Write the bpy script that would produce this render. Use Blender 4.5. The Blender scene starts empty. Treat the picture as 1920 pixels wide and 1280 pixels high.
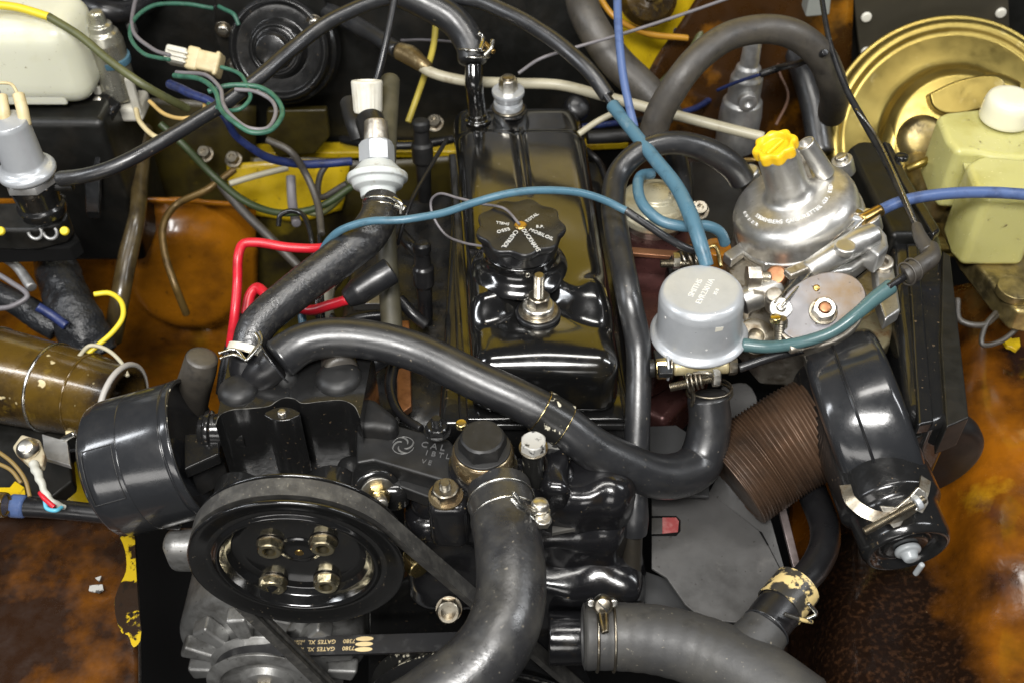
import bpy, bmesh, math, random
from mathutils import Vector, Matrix, Quaternion, noise
random.seed(7)
SC = bpy.context.scene
C = SC.collection
# ---------------------------------------------------------------- camera
cam_d = bpy.data.cameras.new("camera"); cam = bpy.data.objects.new("camera", cam_d); C.objects.link(cam)
cam.location = (0, -0.707, 0.707); cam.rotation_euler = (math.radians(45), 0, 0)
cam_d.lens = 37.5; cam_d.sensor_width = 36; cam_d.clip_start = .02; cam_d.clip_end = 50
cam_d.dof.use_dof = True; cam_d.dof.focus_distance = 0.98; cam_d.dof.aperture_fstop = 6.5
SC.camera = cam
# ---------------------------------------------------------------- world and lamps (workshop lamps, then two added fill lamps)
W = bpy.data.worlds.new("World"); SC.world = W; W.use_nodes = True
W.node_tree.nodes['Background'].inputs[0].default_value = (.85, .9, 1, 1)
W.node_tree.nodes['Background'].inputs[1].default_value = 0.04
def lamp(loc, tgt, sx, sy, power, col=(1, 1, 1)):
    l = bpy.data.lights.new("workshop_or_fill_lamp", 'AREA'); l.shape = 'RECTANGLE'; l.size = sx; l.size_y = sy
    l.energy = power; l.color = col
    o = bpy.data.objects.new("workshop_or_fill_lamp", l); C.objects.link(o); o.location = loc
    o.rotation_euler = (Vector(tgt)-Vector(loc)).to_track_quat('-Z', 'Y').to_euler()
lamp((-0.22, -1.10, 1.55), (0, 0, -.1), .85, .34, 54, (1, .98, .95))
lamp((-1.60, -.20, 1.15), (-.1, .05, -.1), .16, 1.0, 13, (.93, .96, 1))
lamp((1.45, -.15, 1.35), (.1, .0, -.1), .16, 1.0, 12, (.96, .98, 1))
lamp((0.1, 0.0, 2.0), (0, .75, .6), 1.2, .25, 19, (1, .97, .92))  # added lamp aimed at the bonnet to brighten its reflection in the cover
lamp((-0.70, -2.40, .55), (-.1, 0, -.1), 1.9, .55, 17, (1, .97, .93))  # added low fill for soft reflections on the front faces
SC.view_settings.view_transform = 'Standard'; SC.view_settings.look = 'None'
SC.view_settings.exposure = 0; SC.view_settings.gamma = 1
# ---------------------------------------------------------------- pixel of the photograph -> point (cm)
K = math.sqrt(.5); CAM = Vector((0, -70.7, 70.7)); F = Vector((0, K, -K)); U = Vector((0, K, K)); R = Vector((1, 0, 0)); Z = Vector((0, 0, 1)); Y = Vector((0, 1, 0))
def ray(px, py): return F + R*((px-960)/2000) - U*((py-640)/2000)
def P(px, py, z=0.0):
    d = ray(px, py); return CAM + d*((z-CAM.z)/d.z)
def PY(px, py, y):
    d = ray(px, py); return CAM + d*((y-CAM.y)/d.y)
def PD(px, py, dd): return CAM + ray(px, py)*dd
def ppx(p): return (p-CAM).dot(F)/2000
# ---------------------------------------------------------------- object helpers
WL = {}
def tag(o, label=None, cat=None, group=None, kind=None):
    if label: o['label'] = label
    if cat: o['category'] = cat
    if group: o['group'] = group
    if kind: o['kind'] = kind
    return o
def thing(name, label, cat, loc, group=None, kind=None):
    o = bpy.data.objects.new(name, None); C.objects.link(o); o.empty_display_size = .02
    o.location = loc*.01; WL[o] = loc.copy(); return tag(o, label, cat, group, kind)
def mk(name, vs, fs, mat, parent=None, ang=35, flat=False):
    if parent is None:
        xs = [v.x for v in vs]; ys = [v.y for v in vs]; zs = [v.z for v in vs]
        org = Vector(((min(xs)+max(xs))/2, (min(ys)+max(ys))/2, min(zs)))
    else: org = WL[parent]
    me = bpy.data.meshes.new(name); me.from_pydata([(v-org)*.01 for v in vs], [], fs); me.validate()
    bm = bmesh.new(); bm.from_mesh(me); bmesh.ops.recalc_face_normals(bm, faces=bm.faces); bm.to_mesh(me); bm.free()
    if not flat:
        me.polygons.foreach_set('use_smooth', [True]*len(me.polygons)); me.set_sharp_from_angle(angle=math.radians(ang))
    o = bpy.data.objects.new(name, me); C.objects.link(o); me.materials.append(mat)
    if parent is None: o.location = org*.01
    else: o.parent = parent
    WL[o] = org.copy(); return o
def frame(axis, up=None):
    w = Vector(axis).normalized(); a = Vector(up) if up else (Z if abs(w.z) < .9 else Y)
    u = a.cross(w).normalized(); v = w.cross(u); return u, v, w
def lathe_geo(prof, org, axis, seg=40, up=None):
    u, v, w = frame(axis, up); vs = []; fs = []
    for (r, h) in prof:
        r = max(r, 1e-3)
        for k in range(seg):
            a = 2*math.pi*k/seg; vs.append(org + w*h + (u*math.cos(a)+v*math.sin(a))*r)
    n = len(prof)
    for i in range(n-1):
        for k in range(seg):
            k2 = (k+1) % seg; fs.append((i*seg+k, i*seg+k2, (i+1)*seg+k2, (i+1)*seg+k))
    fs.append(tuple(range(seg))[::-1]); fs.append(tuple((n-1)*seg+k for k in range(seg)))
    return vs, fs
def fillet(prof, rad=.12, n=3):
    out = [prof[0]]
    for i in range(1, len(prof)-1):
        a, b, c = Vector(prof[i-1]), Vector(prof[i]), Vector(prof[i+1]); d1 = a-b; d2 = c-b
        if d1.length < 1e-4 or d2.length < 1e-4: continue
        rr = min(rad, d1.length*.45, d2.length*.45)
        if abs(d1.normalized().dot(d2.normalized())) > .985: out.append(tuple(b)); continue
        p = b+d1.normalized()*rr; q = b+d2.normalized()*rr
        for k in range(n+1):
            t = k/n; out.append(tuple(p*(1-t)**2 + b*2*t*(1-t) + q*t*t))
    out.append(prof[-1]); return out
def lathe(name, prof, org, axis, mat, parent=None, seg=40, f=.12, ang=35, deform=None, up=None):
    vs, fs = lathe_geo(fillet(prof, f) if f else prof, org, axis, seg, up)
    if deform: vs = [deform(v) for v in vs]
    return mk(name, vs, fs, mat, parent, ang)
def spline(pts, sub=8):
    """centripetal catmull-rom through (Vector, r)"""
    n = len(pts); out = []
    if n == 2:
        return [(pts[0][0].lerp(pts[1][0], i/sub), pts[0][1]*(1-i/sub)+pts[1][1]*i/sub) for i in range(sub+1)]
    ext = [(pts[0][0]*2-pts[1][0], pts[0][1])]+list(pts)+[(pts[-1][0]*2-pts[-2][0], pts[-1][1])]
    for i in range(1, n):
        p0, p1, p2, p3 = [e[0] for e in ext[i-1:i+3]]; r1, r2 = ext[i][1], ext[i+1][1]
        t0 = 0; t1 = t0+max((p1-p0).length, 1e-4)**.5; t2 = t1+max((p2-p1).length, 1e-4)**.5; t3 = t2+max((p3-p2).length, 1e-4)**.5
        for k in range(sub):
            t = t1+(t2-t1)*k/sub
            A1 = p0*((t1-t)/(t1-t0))+p1*((t-t0)/(t1-t0)); A2 = p1*((t2-t)/(t2-t1))+p2*((t-t1)/(t2-t1)); A3 = p2*((t3-t)/(t3-t2))+p3*((t-t2)/(t3-t2))
            B1 = A1*((t2-t)/(t2-t0))+A2*((t-t0)/(t2-t0)); B2 = A2*((t3-t)/(t3-t1))+A3*((t-t1)/(t3-t1))
            out.append((B1*((t2-t)/(t2-t1))+B2*((t-t1)/(t2-t1)), r1+(r2-r1)*k/sub))
    out.append(pts[-1]); return out
def sweep(path, seg=16, rfun=None, cap=True, closed=False, squash=None):
    vs = []; fs = []; n = len(path); T = []
    for i in range(n):
        if closed: t = path[(i+1) % n][0]-path[i-1][0]
        else: t = path[min(i+1, n-1)][0]-path[max(i-1, 0)][0]
        T.append(t.normalized() if t.length > 1e-6 else Vector((0, 0, 1)))
    u = frame(T[0])[0]; s = 0
    for i in range(n):
        if i:
            q = T[i-1].rotation_difference(T[i]); u = q @ u; s += (path[i][0]-path[i-1][0]).length
        u = (u-T[i]*u.dot(T[i])).normalized(); v = T[i].cross(u)
        for k in range(seg):
            a = 2*math.pi*k/seg; r = path[i][1]
            if rfun: r *= rfun(s, a)
            off = (u*math.cos(a)+v*math.sin(a))*r
            if squash: off -= squash[0]*off.dot(squash[0])*(1-squash[1])
            vs.append(path[i][0]+off)
    m = n if closed else n-1
    for i in range(m):
        j = (i+1) % n
        for k in range(seg):
            k2 = (k+1) % seg; fs.append((i*seg+k, i*seg+k2, j*seg+k2, j*seg+k))
    if cap and not closed:
        fs.append(tuple(range(seg))[::-1]); fs.append(tuple((n-1)*seg+k for k in range(seg)))
    return vs, fs
def res(pts, r):
    out = []
    for i, p in enumerate(pts):
        if isinstance(p, Vector): v = p; rr = None
        else:
            v = P(p[0], p[1], p[2]); rr = p[3] if len(p) > 3 else None
        out.append((v, (rr if rr is not None else r)*ppx(v)))
    return out
def hose(name, pts, r, mat, parent=None, label=None, cat=None, group=None, seg=16, sub=8, rfun=None, open_end=False, ang=60, wob=0.0):
    """pts (px,py,z[,r px]); r in photo pixels"""
    path = spline(res(pts, r), sub)
    if wob:
        o = random.random()*50
        path = [(p+Vector((noise.noise(p*.25+Vector((o, 0, 0))), noise.noise(p*.25+Vector((0, o, 0))), noise.noise(p*.25+Vector((0, 0, o)))))*wob*min(1, i/4, (len(path)-1-i)/4), q) for i, (p, q) in enumerate(path)]
    # softened ends
    a, ra = path[0]; b, rb = path[-1]; ta = (a-path[1][0]).normalized(); tb = (b-path[-2][0]).normalized()
    if open_end:
        path = [(a-ta*ra*.8, ra*.78), (a-ta*.02*ra, ra*.8), (a, ra*.86), (a-ta*.04*ra, ra*.97), (a-ta*.15*ra, ra)]+path[1:-1]+[(b-tb*.15*rb, rb), (b-tb*.04*rb, rb*.97), (b, rb*.86), (b-tb*.02*rb, rb*.8), (b-tb*rb*.8, rb*.78)]
        path = [path[0]]+path[1:]
    else:
        path = [(a, ra*.75), (a-ta*.06*ra, ra*.93), (a-ta*.2*ra, ra)]+path[1:-1]+[(b-tb*.2*rb, rb), (b-tb*.06*rb, rb*.93), (b, rb*.75)]
    vs, fs = sweep_safe(path, seg, rfun)
    o = mk(name, vs, fs, mat, parent, ang)
    if label or cat: tag(o, label, cat, group)
    return o
def sweep_safe(path, seg, rfun):
    # tangents taken from the body of the path so doubled end rings stay parallel
    n = len(path); vs = []; fs = []; T = []
    for i in range(n):
        lo = max(0, i-3); hi = min(n-1, i+3); t = path[hi][0]-path[lo][0]
        if t.length < 1e-6: t = path[min(n-1, i+6)][0]-path[max(0, i-6)][0]
        if 4 <= i <= n-5: t = path[i+1][0]-path[i-1][0]
        T.append(t.normalized())
    for i in (3, 2, 1, 0):
        T[i] = T[4] if n > 8 else T[i]
    for i in (n-4, n-3, n-2, n-1):
        T[i] = T[n-5] if n > 8 else T[i]
    u = frame(T[0])[0]; s = 0
    for i in range(n):
        if i: u = T[i-1].rotation_difference(T[i]) @ u; s += (path[i][0]-path[i-1][0]).length
        u = (u-T[i]*u.dot(T[i])).normalized(); v = T[i].cross(u)
        for k in range(seg):
            a = 2*math.pi*k/seg; r = path[i][1]*(rfun(s, a) if rfun else 1)
            vs.append(path[i][0]+(u*math.cos(a)+v*math.sin(a))*r)
    for i in range(n-1):
        for k in range(seg):
            k2 = (k+1) % seg; fs.append((i*seg+k, i*seg+k2, (i+1)*seg+k2, (i+1)*seg+k))
    fs.append(tuple(range(seg))[::-1]); fs.append(tuple((n-1)*seg+k for k in range(seg)))
    return vs, fs
def tube(name, pts, r, mat, parent=None, seg=10, sub=6, ang=60):   # pts Vectors, r cm
    vs, fs = sweep(spline([(p, r) for p in pts], sub), seg); return mk(name, vs, fs, mat, parent, ang)
def ring(name, c, axis, r, w, mat, parent=None, a0=0, a1=360, seg=40, wseg=8, up=None):
    u, v, wv = frame(axis, up); n = max(4, int(seg*abs(a1-a0)/360)); pts = []
    full = abs(a1-a0) >= 360
    for k in range(n if full else n+1):
        a = math.radians(a0+(a1-a0)*k/n); pts.append((c+(u*math.cos(a)+v*math.sin(a))*r, w))
    vs, fs = sweep(pts, wseg, closed=full); return mk(name, vs, fs, mat, parent, 60)
def band(name, c, axis, r, width, th, mat, parent=None, seg=48):
    h = width/2; prof = [(r, -h), (r+th, -h), (r+th, h), (r, h), (r, -h)]
    vs, fs = lathe_geo(prof, c, axis, seg); fs = fs[:-2]; return mk(name, vs, fs, mat, parent, 35)
def rbox(name, c, size, r, mat, parent=None, rot=None, n=(10, 10, 10), deform=None, ang=50, k=3):
    """rounded box: rot = 3 axis vectors"""
    hx, hy, hz = [s/2 for s in size]; r = min(r, hx*.98, hy*.98, hz*.98); ax = rot or (R, Y, Z)
    def cuts(h, m):
        inner = [-(h-r)+2*(h-r)*i/m for i in range(m+1)]
        e = [h-r+r*math.sin(math.pi/4*(i+1)/k)/math.sin(math.pi/4) for i in range(k)]
        return [-x for x in e[::-1]]+inner+e
    g = [cuts(hx, n[0]), cuts(hy, n[1]), cuts(hz, n[2])]; idx = {}; vs = []; fs = []; h = (hx, hy, hz)
    def vid(p):
        key = tuple(round(x, 5) for x in p)
        if key not in idx:
            q = Vector([max(-(h[i]-r), min(h[i]-r, p[i])) for i in range(3)]); d = Vector(p)-q
            if d.length > 1e-6: q = q+d.normalized()*r
            w = c+ax[0]*q.x+ax[1]*q.y+ax[2]*q.z
            idx[key] = len(vs); vs.append(deform(w) if deform else w)
        return idx[key]
    for a in range(3):
        b, d = (a+1) % 3, (a+2) % 3
        for s in (-1, 1):
            for i in range(len(g[b])-1):
                for j in range(len(g[d])-1):
                    q = []
                    for (ii, jj) in ((i, j), (i+1, j), (i+1, j+1), (i, j+1)):
                        p = [0, 0, 0]; p[a] = s*h[a]; p[b] = g[b][ii]; p[d] = g[d][jj]; q.append(vid(p))
                    if len(set(q)) > 2: fs.append(tuple(dict.fromkeys(q)))
    return mk(name, vs, fs, mat, parent, ang)
def prism(name, pts, ext, mat, parent=None, bev=.15, segs=2, ang=35, holes=None):
    """closed polygon of Vectors pushed by vector ext, bevelled"""
    n = len(pts); vs = [p.copy() for p in pts]+[p+ext for p in pts]
    fs = [tuple(range(n)), tuple(range(2*n-1, n-1, -1))]+[(i, (i+1) % n, n+(i+1) % n, n+i) for i in range(n)]
    o = mk(name, vs, fs, mat, parent, ang)
    if bev:
        m = o.modifiers.new('bevel', 'BEVEL'); m.width = bev*.01; m.segments = segs; m.limit_method = 'ANGLE'; m.angle_limit = math.radians(28)
        m.harden_normals = True
    return o
def ppoly(name, px, z, th, mat, parent=None, bev=.15, smoothn=0, segs=2):
    """polygon of (px,py[,z]) on height z, thickness th downward"""
    pts = [P(p[0], p[1], p[2] if len(p) > 2 else z) for p in px]
    if smoothn:
        pp = spline([(p, 0) for p in pts+[pts[0]]], smoothn); pts = [p[0] for p in pp[:-1]]
    return prism(name, pts, Vector((0, 0, -th)), mat, parent, bev, segs)
def wpoly(name, px, y, th, mat, parent=None, bev=.15, smoothn=0):
    pts = [PY(p[0], p[1], y) for p in px]
    if smoothn:
        pp = spline([(p, 0) for p in pts+[pts[0]]], smoothn); pts = [p[0] for p in pp[:-1]]
    return prism(name, pts, Vector((0, th, 0)), mat, parent, bev)
def patch(name, rows, mat, parent=None, sub=6, th=.3, deform=None, lumps=0.0):
    g = [[P(*p) if not isinstance(p, Vector) else p for p in r] for r in rows]
    g1 = [[a[0] for a in spline([(p, 0) for p in r], sub)] for r in g]
    cols = list(zip(*g1)); g2 = [[a[0] for a in spline([(p, 0) for p in c], sub)] for c in cols]
    m, n = len(g2), len(g2[0]); vs = [p for c in g2 for p in c]
    if lumps: vs = [v+Vector((0, 0, noise.noise(v*.12)*lumps)) for v in vs]
    if deform: vs = [deform(v) for v in vs]
    fs = [(i*n+j, (i+1)*n+j, (i+1)*n+j+1, i*n+j+1) for i in range(m-1) for j in range(n-1)]
    o = mk(name, vs, fs, mat, parent, 60)
    if o.data.polygons[len(o.data.polygons)//2].normal.z < 0: o.data.flip_normals()
    s = o.modifiers.new('solid', 'SOLIDIFY'); s.thickness = th*.01; s.offset = -1; return o
# shared small hardware -------------------------------------------------
CACHE = {}
def hexgeo(af, h, hole=0, cham=.12, dome=0):
    vs = []; fs = []; rr = af/2/math.cos(math.pi/6); seg = 24
    def rad(a):
        a = (a % (math.pi/3))-math.pi/6; return (af/2)/math.cos(a)
    rings = [(1, 0, 0), (1, h-cham*af*.9, 0), (0, h, af/2*.97)]
    prof = [('h', 0), ('h', h-cham*af), ('c', h-cham*af*.35, af/2*1.04), ('c', h, af/2*.93)]
    if hole: prof += [('c', h, hole/2), ('c', h-.6*hole, hole/2*.98)]
    elif dome: prof += [('c', h-dome, af/2*.62)]
    for p in prof:
        for k in range(seg):
            a = 2*math.pi*k/seg; r = rad(a)*1.0 if p[0] == 'h' else min(p[2], rad(a))
            vs.append(Vector((r*math.cos(a), r*math.sin(a), p[1])))
    n = len(prof)
    for i in range(n-1):
        for k in range(seg): fs.append((i*seg+k, i*seg+(k+1) % seg, (i+1)*seg+(k+1) % seg, (i+1)*seg+k))
    fs.append(tuple(range(seg))[::-1]); fs.append(tuple((n-1)*seg+k for k in range(seg))); return vs, fs
def shared(key, gen, mat):
    k = (key, mat.name)
    if k not in CACHE:
        vs, fs = gen(); me = bpy.data.meshes.new(str(key[0])); me.from_pydata([v*.01 for v in vs], [], fs)
        bm = bmesh.new(); bm.from_mesh(me); bmesh.ops.recalc_face_normals(bm, faces=bm.faces); bm.to_mesh(me); bm.free()
        me.polygons.foreach_set('use_smooth', [True]*len(me.polygons)); me.set_sharp_from_angle(angle=math.radians(28))
        me.materials.append(mat); CACHE[k] = me
    return CACHE[k]
def put(name, me, pos, axis, parent, spin=0, s=1):
    o = bpy.data.objects.new(name, me); C.objects.link(o); o.parent = parent
    u, v, w = frame(axis); m = Matrix((u, v, w)).transposed() @ Matrix.Rotation(spin, 3, 'Z')
    pl = WL[parent] if parent else Vector((0, 0, 0))
    o.location = (pos-pl)*.01; o.rotation_euler = m.to_euler(); o.scale = (s, s, s); WL[o] = pos.copy(); return o
def nut(pos, axis, af, h, mat, parent, hole=0, spin=0, name='nut', dome=0):
    return put(name, shared(('nut', af, h, hole, dome), lambda: hexgeo(af, h, hole, dome=dome), mat), pos, axis, parent, spin)
def washer(pos, axis, r, h, mat, parent, name='washer', ri=.1):
    return put(name, shared(('washer', r, h, ri), lambda: lathe_geo(fillet([(ri, 0), (r, 0), (r, h), (ri, h)], min(h*.4, .08)), Vector((0, 0, 0)), Z, 32), mat), pos, axis, parent)
def stud(pos, axis, r, h, mat, parent, pitch=.16, name='stud'):
    def gen():
        prof = [(r*.8, 0)]; z = 0
        while z < h-pitch*1.5: prof += [(r, z+pitch*.25), (r*.84, z+pitch*.75)]; z += pitch
        prof += [(r, h-pitch), (r*.75, h)]; return lathe_geo(prof, Vector((0, 0, 0)), Z, 20)
    return put(name, shared(('stud', r, h, pitch), gen, mat), pos, axis, parent)
def screw(pos, axis, r, h, mat, parent, slot=True, spin=0, name='screw'):
    def gen():
        vs, fs = lathe_geo(fillet([(r, 0), (r, h*.6), (r*.8, h), (.01, h)], r*.2), Vector((0, 0, 0)), Z, 24)
        if slot:   # crossed recess ridges
            for s in (0,):
                b = len(vs); w = r*.12
                q = [(-r*.8, -w), (r*.8, -w), (r*.8, w), (-r*.8, w)]
                vs += [Vector((a, c, h*.9)) for a, c in q]+[Vector((a, c, h*1.02)) for a, c in q]
                fs += [(b+4, b+5, b+6, b+7)]+[(b+i, b+(i+1) % 4, b+4+(i+1) % 4, b+4+i) for i in range(4)]
        return vs, fs
    return put(name, shared(('screw', r, h, slot), gen, mat), pos, axis, parent, spin)
# lettering -------------------------------------------------------------
def textgeo(s, size, ext):
    k = ('txt', s, size, ext)
    if k not in CACHE:
        cu = bpy.data.curves.new('t', 'FONT'); cu.body = s; cu.size = size; cu.extrude = ext; cu.align_x = 'CENTER'; cu.align_y = 'CENTER'; cu.resolution_u = 2
        o = bpy.data.objects.new('t', cu); C.objects.link(o); bpy.context.view_layer.update()
        me = bpy.data.meshes.new_from_object(o.evaluated_get(bpy.context.evaluated_depsgraph_get()))
        CACHE[k] = ([v.co.copy() for v in me.vertices], [tuple(p.vertices) for p in me.polygons])
        bpy.data.objects.remove(o); bpy.data.curves.remove(cu); bpy.data.meshes.remove(me)
    return CACHE[k]
def text(name, items, ext, mat, parent):
    """items: (string, origin, u, v, size)"""
    vs = []; fs = []
    for (s, o, u, v, size) in items:
        if not s.strip(): continue
        a, f = textgeo(s, size, ext); w = u.cross(v).normalized(); b = len(vs)
        vs += [o+u*p.x+v*p.y+w*p.z for p in a]; fs += [tuple(b+i for i in q) for q in f]
    return mk(name, vs, fs, mat, parent, flat=True)
# ---------------------------------------------------------------- materials
MT = {}
def M(name, base, rough=.5, metal=0., coat=0., var=None, specks=None, bump=None, rv=0., trans=0., sss=0., bump2=None, spec=None, ssscol=None):
    m = bpy.data.materials.new(name); m.use_nodes = True; nt = m.node_tree; N = nt.nodes; L = nt.links
    b = N['Principled BSDF']; tc = N.new('ShaderNodeTexCoord'); co = tc.outputs['Object']
    def c4(c): return (c[0], c[1], c[2], 1)
    def nz(scale, det=5, ro=.6, dist=0.):
        n = N.new('ShaderNodeTexNoise'); n.inputs['Scale'].default_value = scale; n.inputs['Detail'].default_value = det
        n.inputs['Roughness'].default_value = ro; n.inputs['Distortion'].default_value = dist; L.new(co, n.inputs['Vector']); return n.outputs['Fac']
    def ramp(fac, lo, hi):
        r = N.new('ShaderNodeMapRange'); r.inputs[1].default_value = lo; r.inputs[2].default_value = hi; r.clamp = True
        L.new(fac, r.inputs[0]); return r.outputs[0]
    def mix(fac, a, bb):
        x = N.new('ShaderNodeMix'); x.data_type = 'RGBA'; L.new(fac, x.inputs[0])
        for s, i in ((a, 6), (bb, 7)):
            if isinstance(s, tuple): x.inputs[i].default_value = c4(s)
            else: L.new(s, x.inputs[i])
        return x.outputs[2]
    col = tuple(base); rg = None
    if rv:
        r = N.new('ShaderNodeMapRange'); r.inputs[1].default_value = .3; r.inputs[2].default_value = .7
        r.inputs[3].default_value = max(.03, rough-rv); r.inputs[4].default_value = min(1, rough+rv); L.new(nz(55, 6), r.inputs[0]); rg = r.outputs[0]
    for v in (var or []):
        col = mix(ramp(nz(v[1], v[4] if len(v) > 4 else 6, .62, v[5] if len(v) > 5 else 0), v[2], v[3]), col, tuple(v[0]))
    for v in (specks or []):     # (colour, scale, lo, hi)
        f = ramp(nz(v[1], 2, .5), v[2], v[3]); col = mix(f, col, tuple(v[0]))
        if rg is None:
            x = N.new('ShaderNodeMapRange'); x.inputs[3].default_value = rough; x.inputs[4].default_value = max(rough, .7); L.new(f, x.inputs[0]); rg = x.outputs[0]
    if isinstance(col, tuple): b.inputs['Base Color'].default_value = c4(col)
    else: L.new(col, b.inputs['Base Color'])
    if rg is not None: L.new(rg, b.inputs['Roughness'])
    else: b.inputs['Roughness'].default_value = rough
    b.inputs['Metallic'].default_value = metal; b.inputs['Coat Weight'].default_value = coat; b.inputs['Coat Roughness'].default_value = .10
    if spec is not None: b.inputs['Specular IOR Level'].default_value = spec
    if trans: b.inputs['Transmission Weight'].default_value = trans
    if sss:
        b.inputs['Subsurface Weight'].default_value = sss; b.inputs['Subsurface Radius'].default_value = (1, 1, .7); b.inputs['Subsurface Scale'].default_value = .012
    prev = None
    for bb in [x for x in (bump, bump2) if x]:
        n = N.new('ShaderNodeBump'); n.inputs['Strength'].default_value = bb[1]; n.inputs['Distance'].default_value = bb[2]*.01
        L.new(nz(bb[0], 6, .6), n.inputs['Height'])
        if prev: L.new(prev, n.inputs['Normal'])
        prev = n.outputs[0]
    if prev: L.new(prev, b.inputs['Normal'])
    MT[name] = m; return m
dustc = (.33, .29, .22)
gloss = M('gloss_black_enamel', (.006, .006, .006), .15, coat=.8, rv=.06, spec=.7, var=[((.016, .013, .007), 26, .56, .8)], specks=[((.16, .13, .09), 360, .71, .79)], bump=(35, .15, .05), bump2=(500, .12, .01))
gloss2 = M('black_engine_paint', (.010, .010, .010), .20, coat=.3, rv=.08, specks=[((.14, .10, .06), 260, .70, .78)], bump=(60, .35, .10))
cast = M('black_painted_casting', (.012, .012, .012), .30, rv=.12, var=[((.035, .028, .018), 45, .5, .75)], specks=[((.25, .19, .10), 300, .73, .80)], bump=(120, .5, .06), bump2=(28, .5, .15))
castg = M('thick_gloss_casting', (.008, .008, .009), .20, coat=.5, rv=.10, var=[((.022, .016, .009), 30, .55, .78)], specks=[((.20, .15, .09), 260, .72, .8)], bump=(90, .5, .08), bump2=(420, .3, .02))
plas = M('satin_black_plastic', (.012, .012, .013), .30, rv=.07, var=[((.03, .03, .028), 30, .5, .8)], specks=[((.3, .28, .24), 240, .76, .82)], bump=(400, .12, .01))
plasd = M('matt_black_plastic', (.009, .009, .009), .48, rv=.1, var=[((.022, .020, .018), 30, .5, .8)], specks=[((.2, .18, .14), 300, .74, .82)])
shell = M('polished_black_shell', (.018, .019, .021), .20, rv=.06, coat=.4, var=[((.03, .03, .031), 25, .5, .8)], specks=[((.35, .33, .3), 200, .78, .84)], bump=(300, .05, .01), bump2=(14, .25, .25))
rub = M('grey_black_rubber', (.014, .0145, .016), .34, rv=.08, spec=.85, var=[((.030, .029, .027), 22, .50, .8), ((.007, .007, .007), 60, .6, .8)], specks=[((.16, .14, .11), 300, .69, .79)], bump=(170, .35, .04), bump2=(25, .2, .1))
rub2 = M('worn_rubber', (.020, .020, .021), .33, rv=.1, spec=.85, var=[((.050, .048, .042), 26, .44, .75), ((.010, .010, .010), 60, .58, .75)], specks=[((.2, .18, .14), 250, .69, .79)], bump=(240, .5, .04), bump2=(40, .4, .1))
rubb = M('brown_dusty_rubber', (.042, .037, .031), .48, rv=.08, spec=.7, var=[((.075, .065, .05), 30, .4, .75), ((.02, .018, .016), 80, .55, .75)], bump=(300, .7, .04))
rubd = M('dark_rubber', (.009, .009, .010), .33, rv=.1, var=[((.02, .019, .018), 30, .5, .8)], bump=(200, .2, .02))
rubo = M('olive_dusty_rubber', (.045, .042, .026), .55, rv=.08, var=[((.075, .066, .040), 35, .4, .75)], bump=(300, .4, .03))
tex = M('crazed_rubber', (.016, .016, .017), .30, rv=.08, spec=.9, var=[((.045, .043, .039), 160, .5, .7)], bump=(260, 1., .06), bump2=(90, .6, .06))
alu = M('cast_aluminium', (.56, .55, .52), .38, metal=.9, rv=.08, var=[((.42, .38, .30), 45, .55, .8), ((.80, .79, .78), 90, .5, .75)], specks=[((.15, .12, .08), 300, .72, .8)], bump=(420, .3, .015), bump2=(30, .15, .06))
alud = M('oily_aluminium', (.50, .46, .39), .40, metal=.9, rv=.12, var=[((.17, .13, .08), 70, .48, .72), ((.66, .63, .57), 110, .55, .75)], bump=(260, .6, .03), bump2=(60, .5, .08))
alug = M('dull_grey_alloy', (.50, .50, .49), .44, metal=.8, rv=.1, var=[((.24, .23, .22), 40, .5, .8)], specks=[((.08, .07, .05), 260, .70, .8)], bump=(320, .4, .02))
silv = M('silver_painted_steel', (.46, .48, .50), .32, metal=.35, rv=.05, var=[((.38, .40, .42), 30, .45, .75)], specks=[((.25, .25, .25), 240, .75, .8), ((.85, .85, .85), 190, .76, .8)], bump=(300, .12, .01))
zinc = M('zinc_plated_steel', (.70, .67, .60), .34, metal=1, rv=.1, var=[((.36, .31, .22), 90, .5, .75)], bump=(200, .2, .02))
zincy = M('yellow_zinc_steel', (.62, .50, .24), .26, metal=1, rv=.1, var=[((.40, .28, .10), 60, .45, .75)])
bzinc = M('aged_zinc', (.34, .31, .25), .36, metal=1, rv=.12, var=[((.13, .09, .05), 110, .48, .7)], bump=(240, .4, .02))
brnz = M('tan_varnished_steel', (.24, .19, .11), .25, metal=.75, coat=.5, rv=.08, var=[((.10, .06, .025), 55, .42, .7), ((.55, .5, .38), 90, .66, .78)], bump=(140, .3, .03))
gold = M('gold_passivated_steel', (.34, .26, .075), .38, metal=.95, rv=.08, var=[((.26, .19, .05), 8, .42, .72), ((.56, .47, .24), 24, .62, .8)], bump=(14, .25, .15))
goldr = M('rusty_gold_steel', (.40, .31, .12), .42, metal=.8, rv=.1, var=[((.10, .08, .04), 30, .42, .65), ((.35, .28, .14), 90, .5, .7)], bump=(80, .5, .08))
wire = M('bright_clip_wire', (.60, .59, .55), .26, metal=1, rv=.08, var=[((.3, .25, .18), 120, .55, .75)])
whitep = M('white_plastic', (.62, .60, .52), .38, rv=.08, var=[((.45, .42, .32), 50, .5, .8)])
cream = M('cream_plastic', (.56, .47, .27), .42, var=[((.40, .30, .14), 60, .5, .8)])
creamp = M('cream_painted_pipe', (.40, .37, .27), .40, var=[((.18, .13, .07), 60, .55, .8), ((.55, .52, .42), 40, .6, .8)])
bottle = M('milky_plastic', (.72, .72, .58), .32, sss=.6, trans=.15, var=[((.55, .52, .30), 6, .50, .74)], specks=[((.30, .26, .14), 200, .70, .8)], bump=(24, .2, .1))
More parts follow.
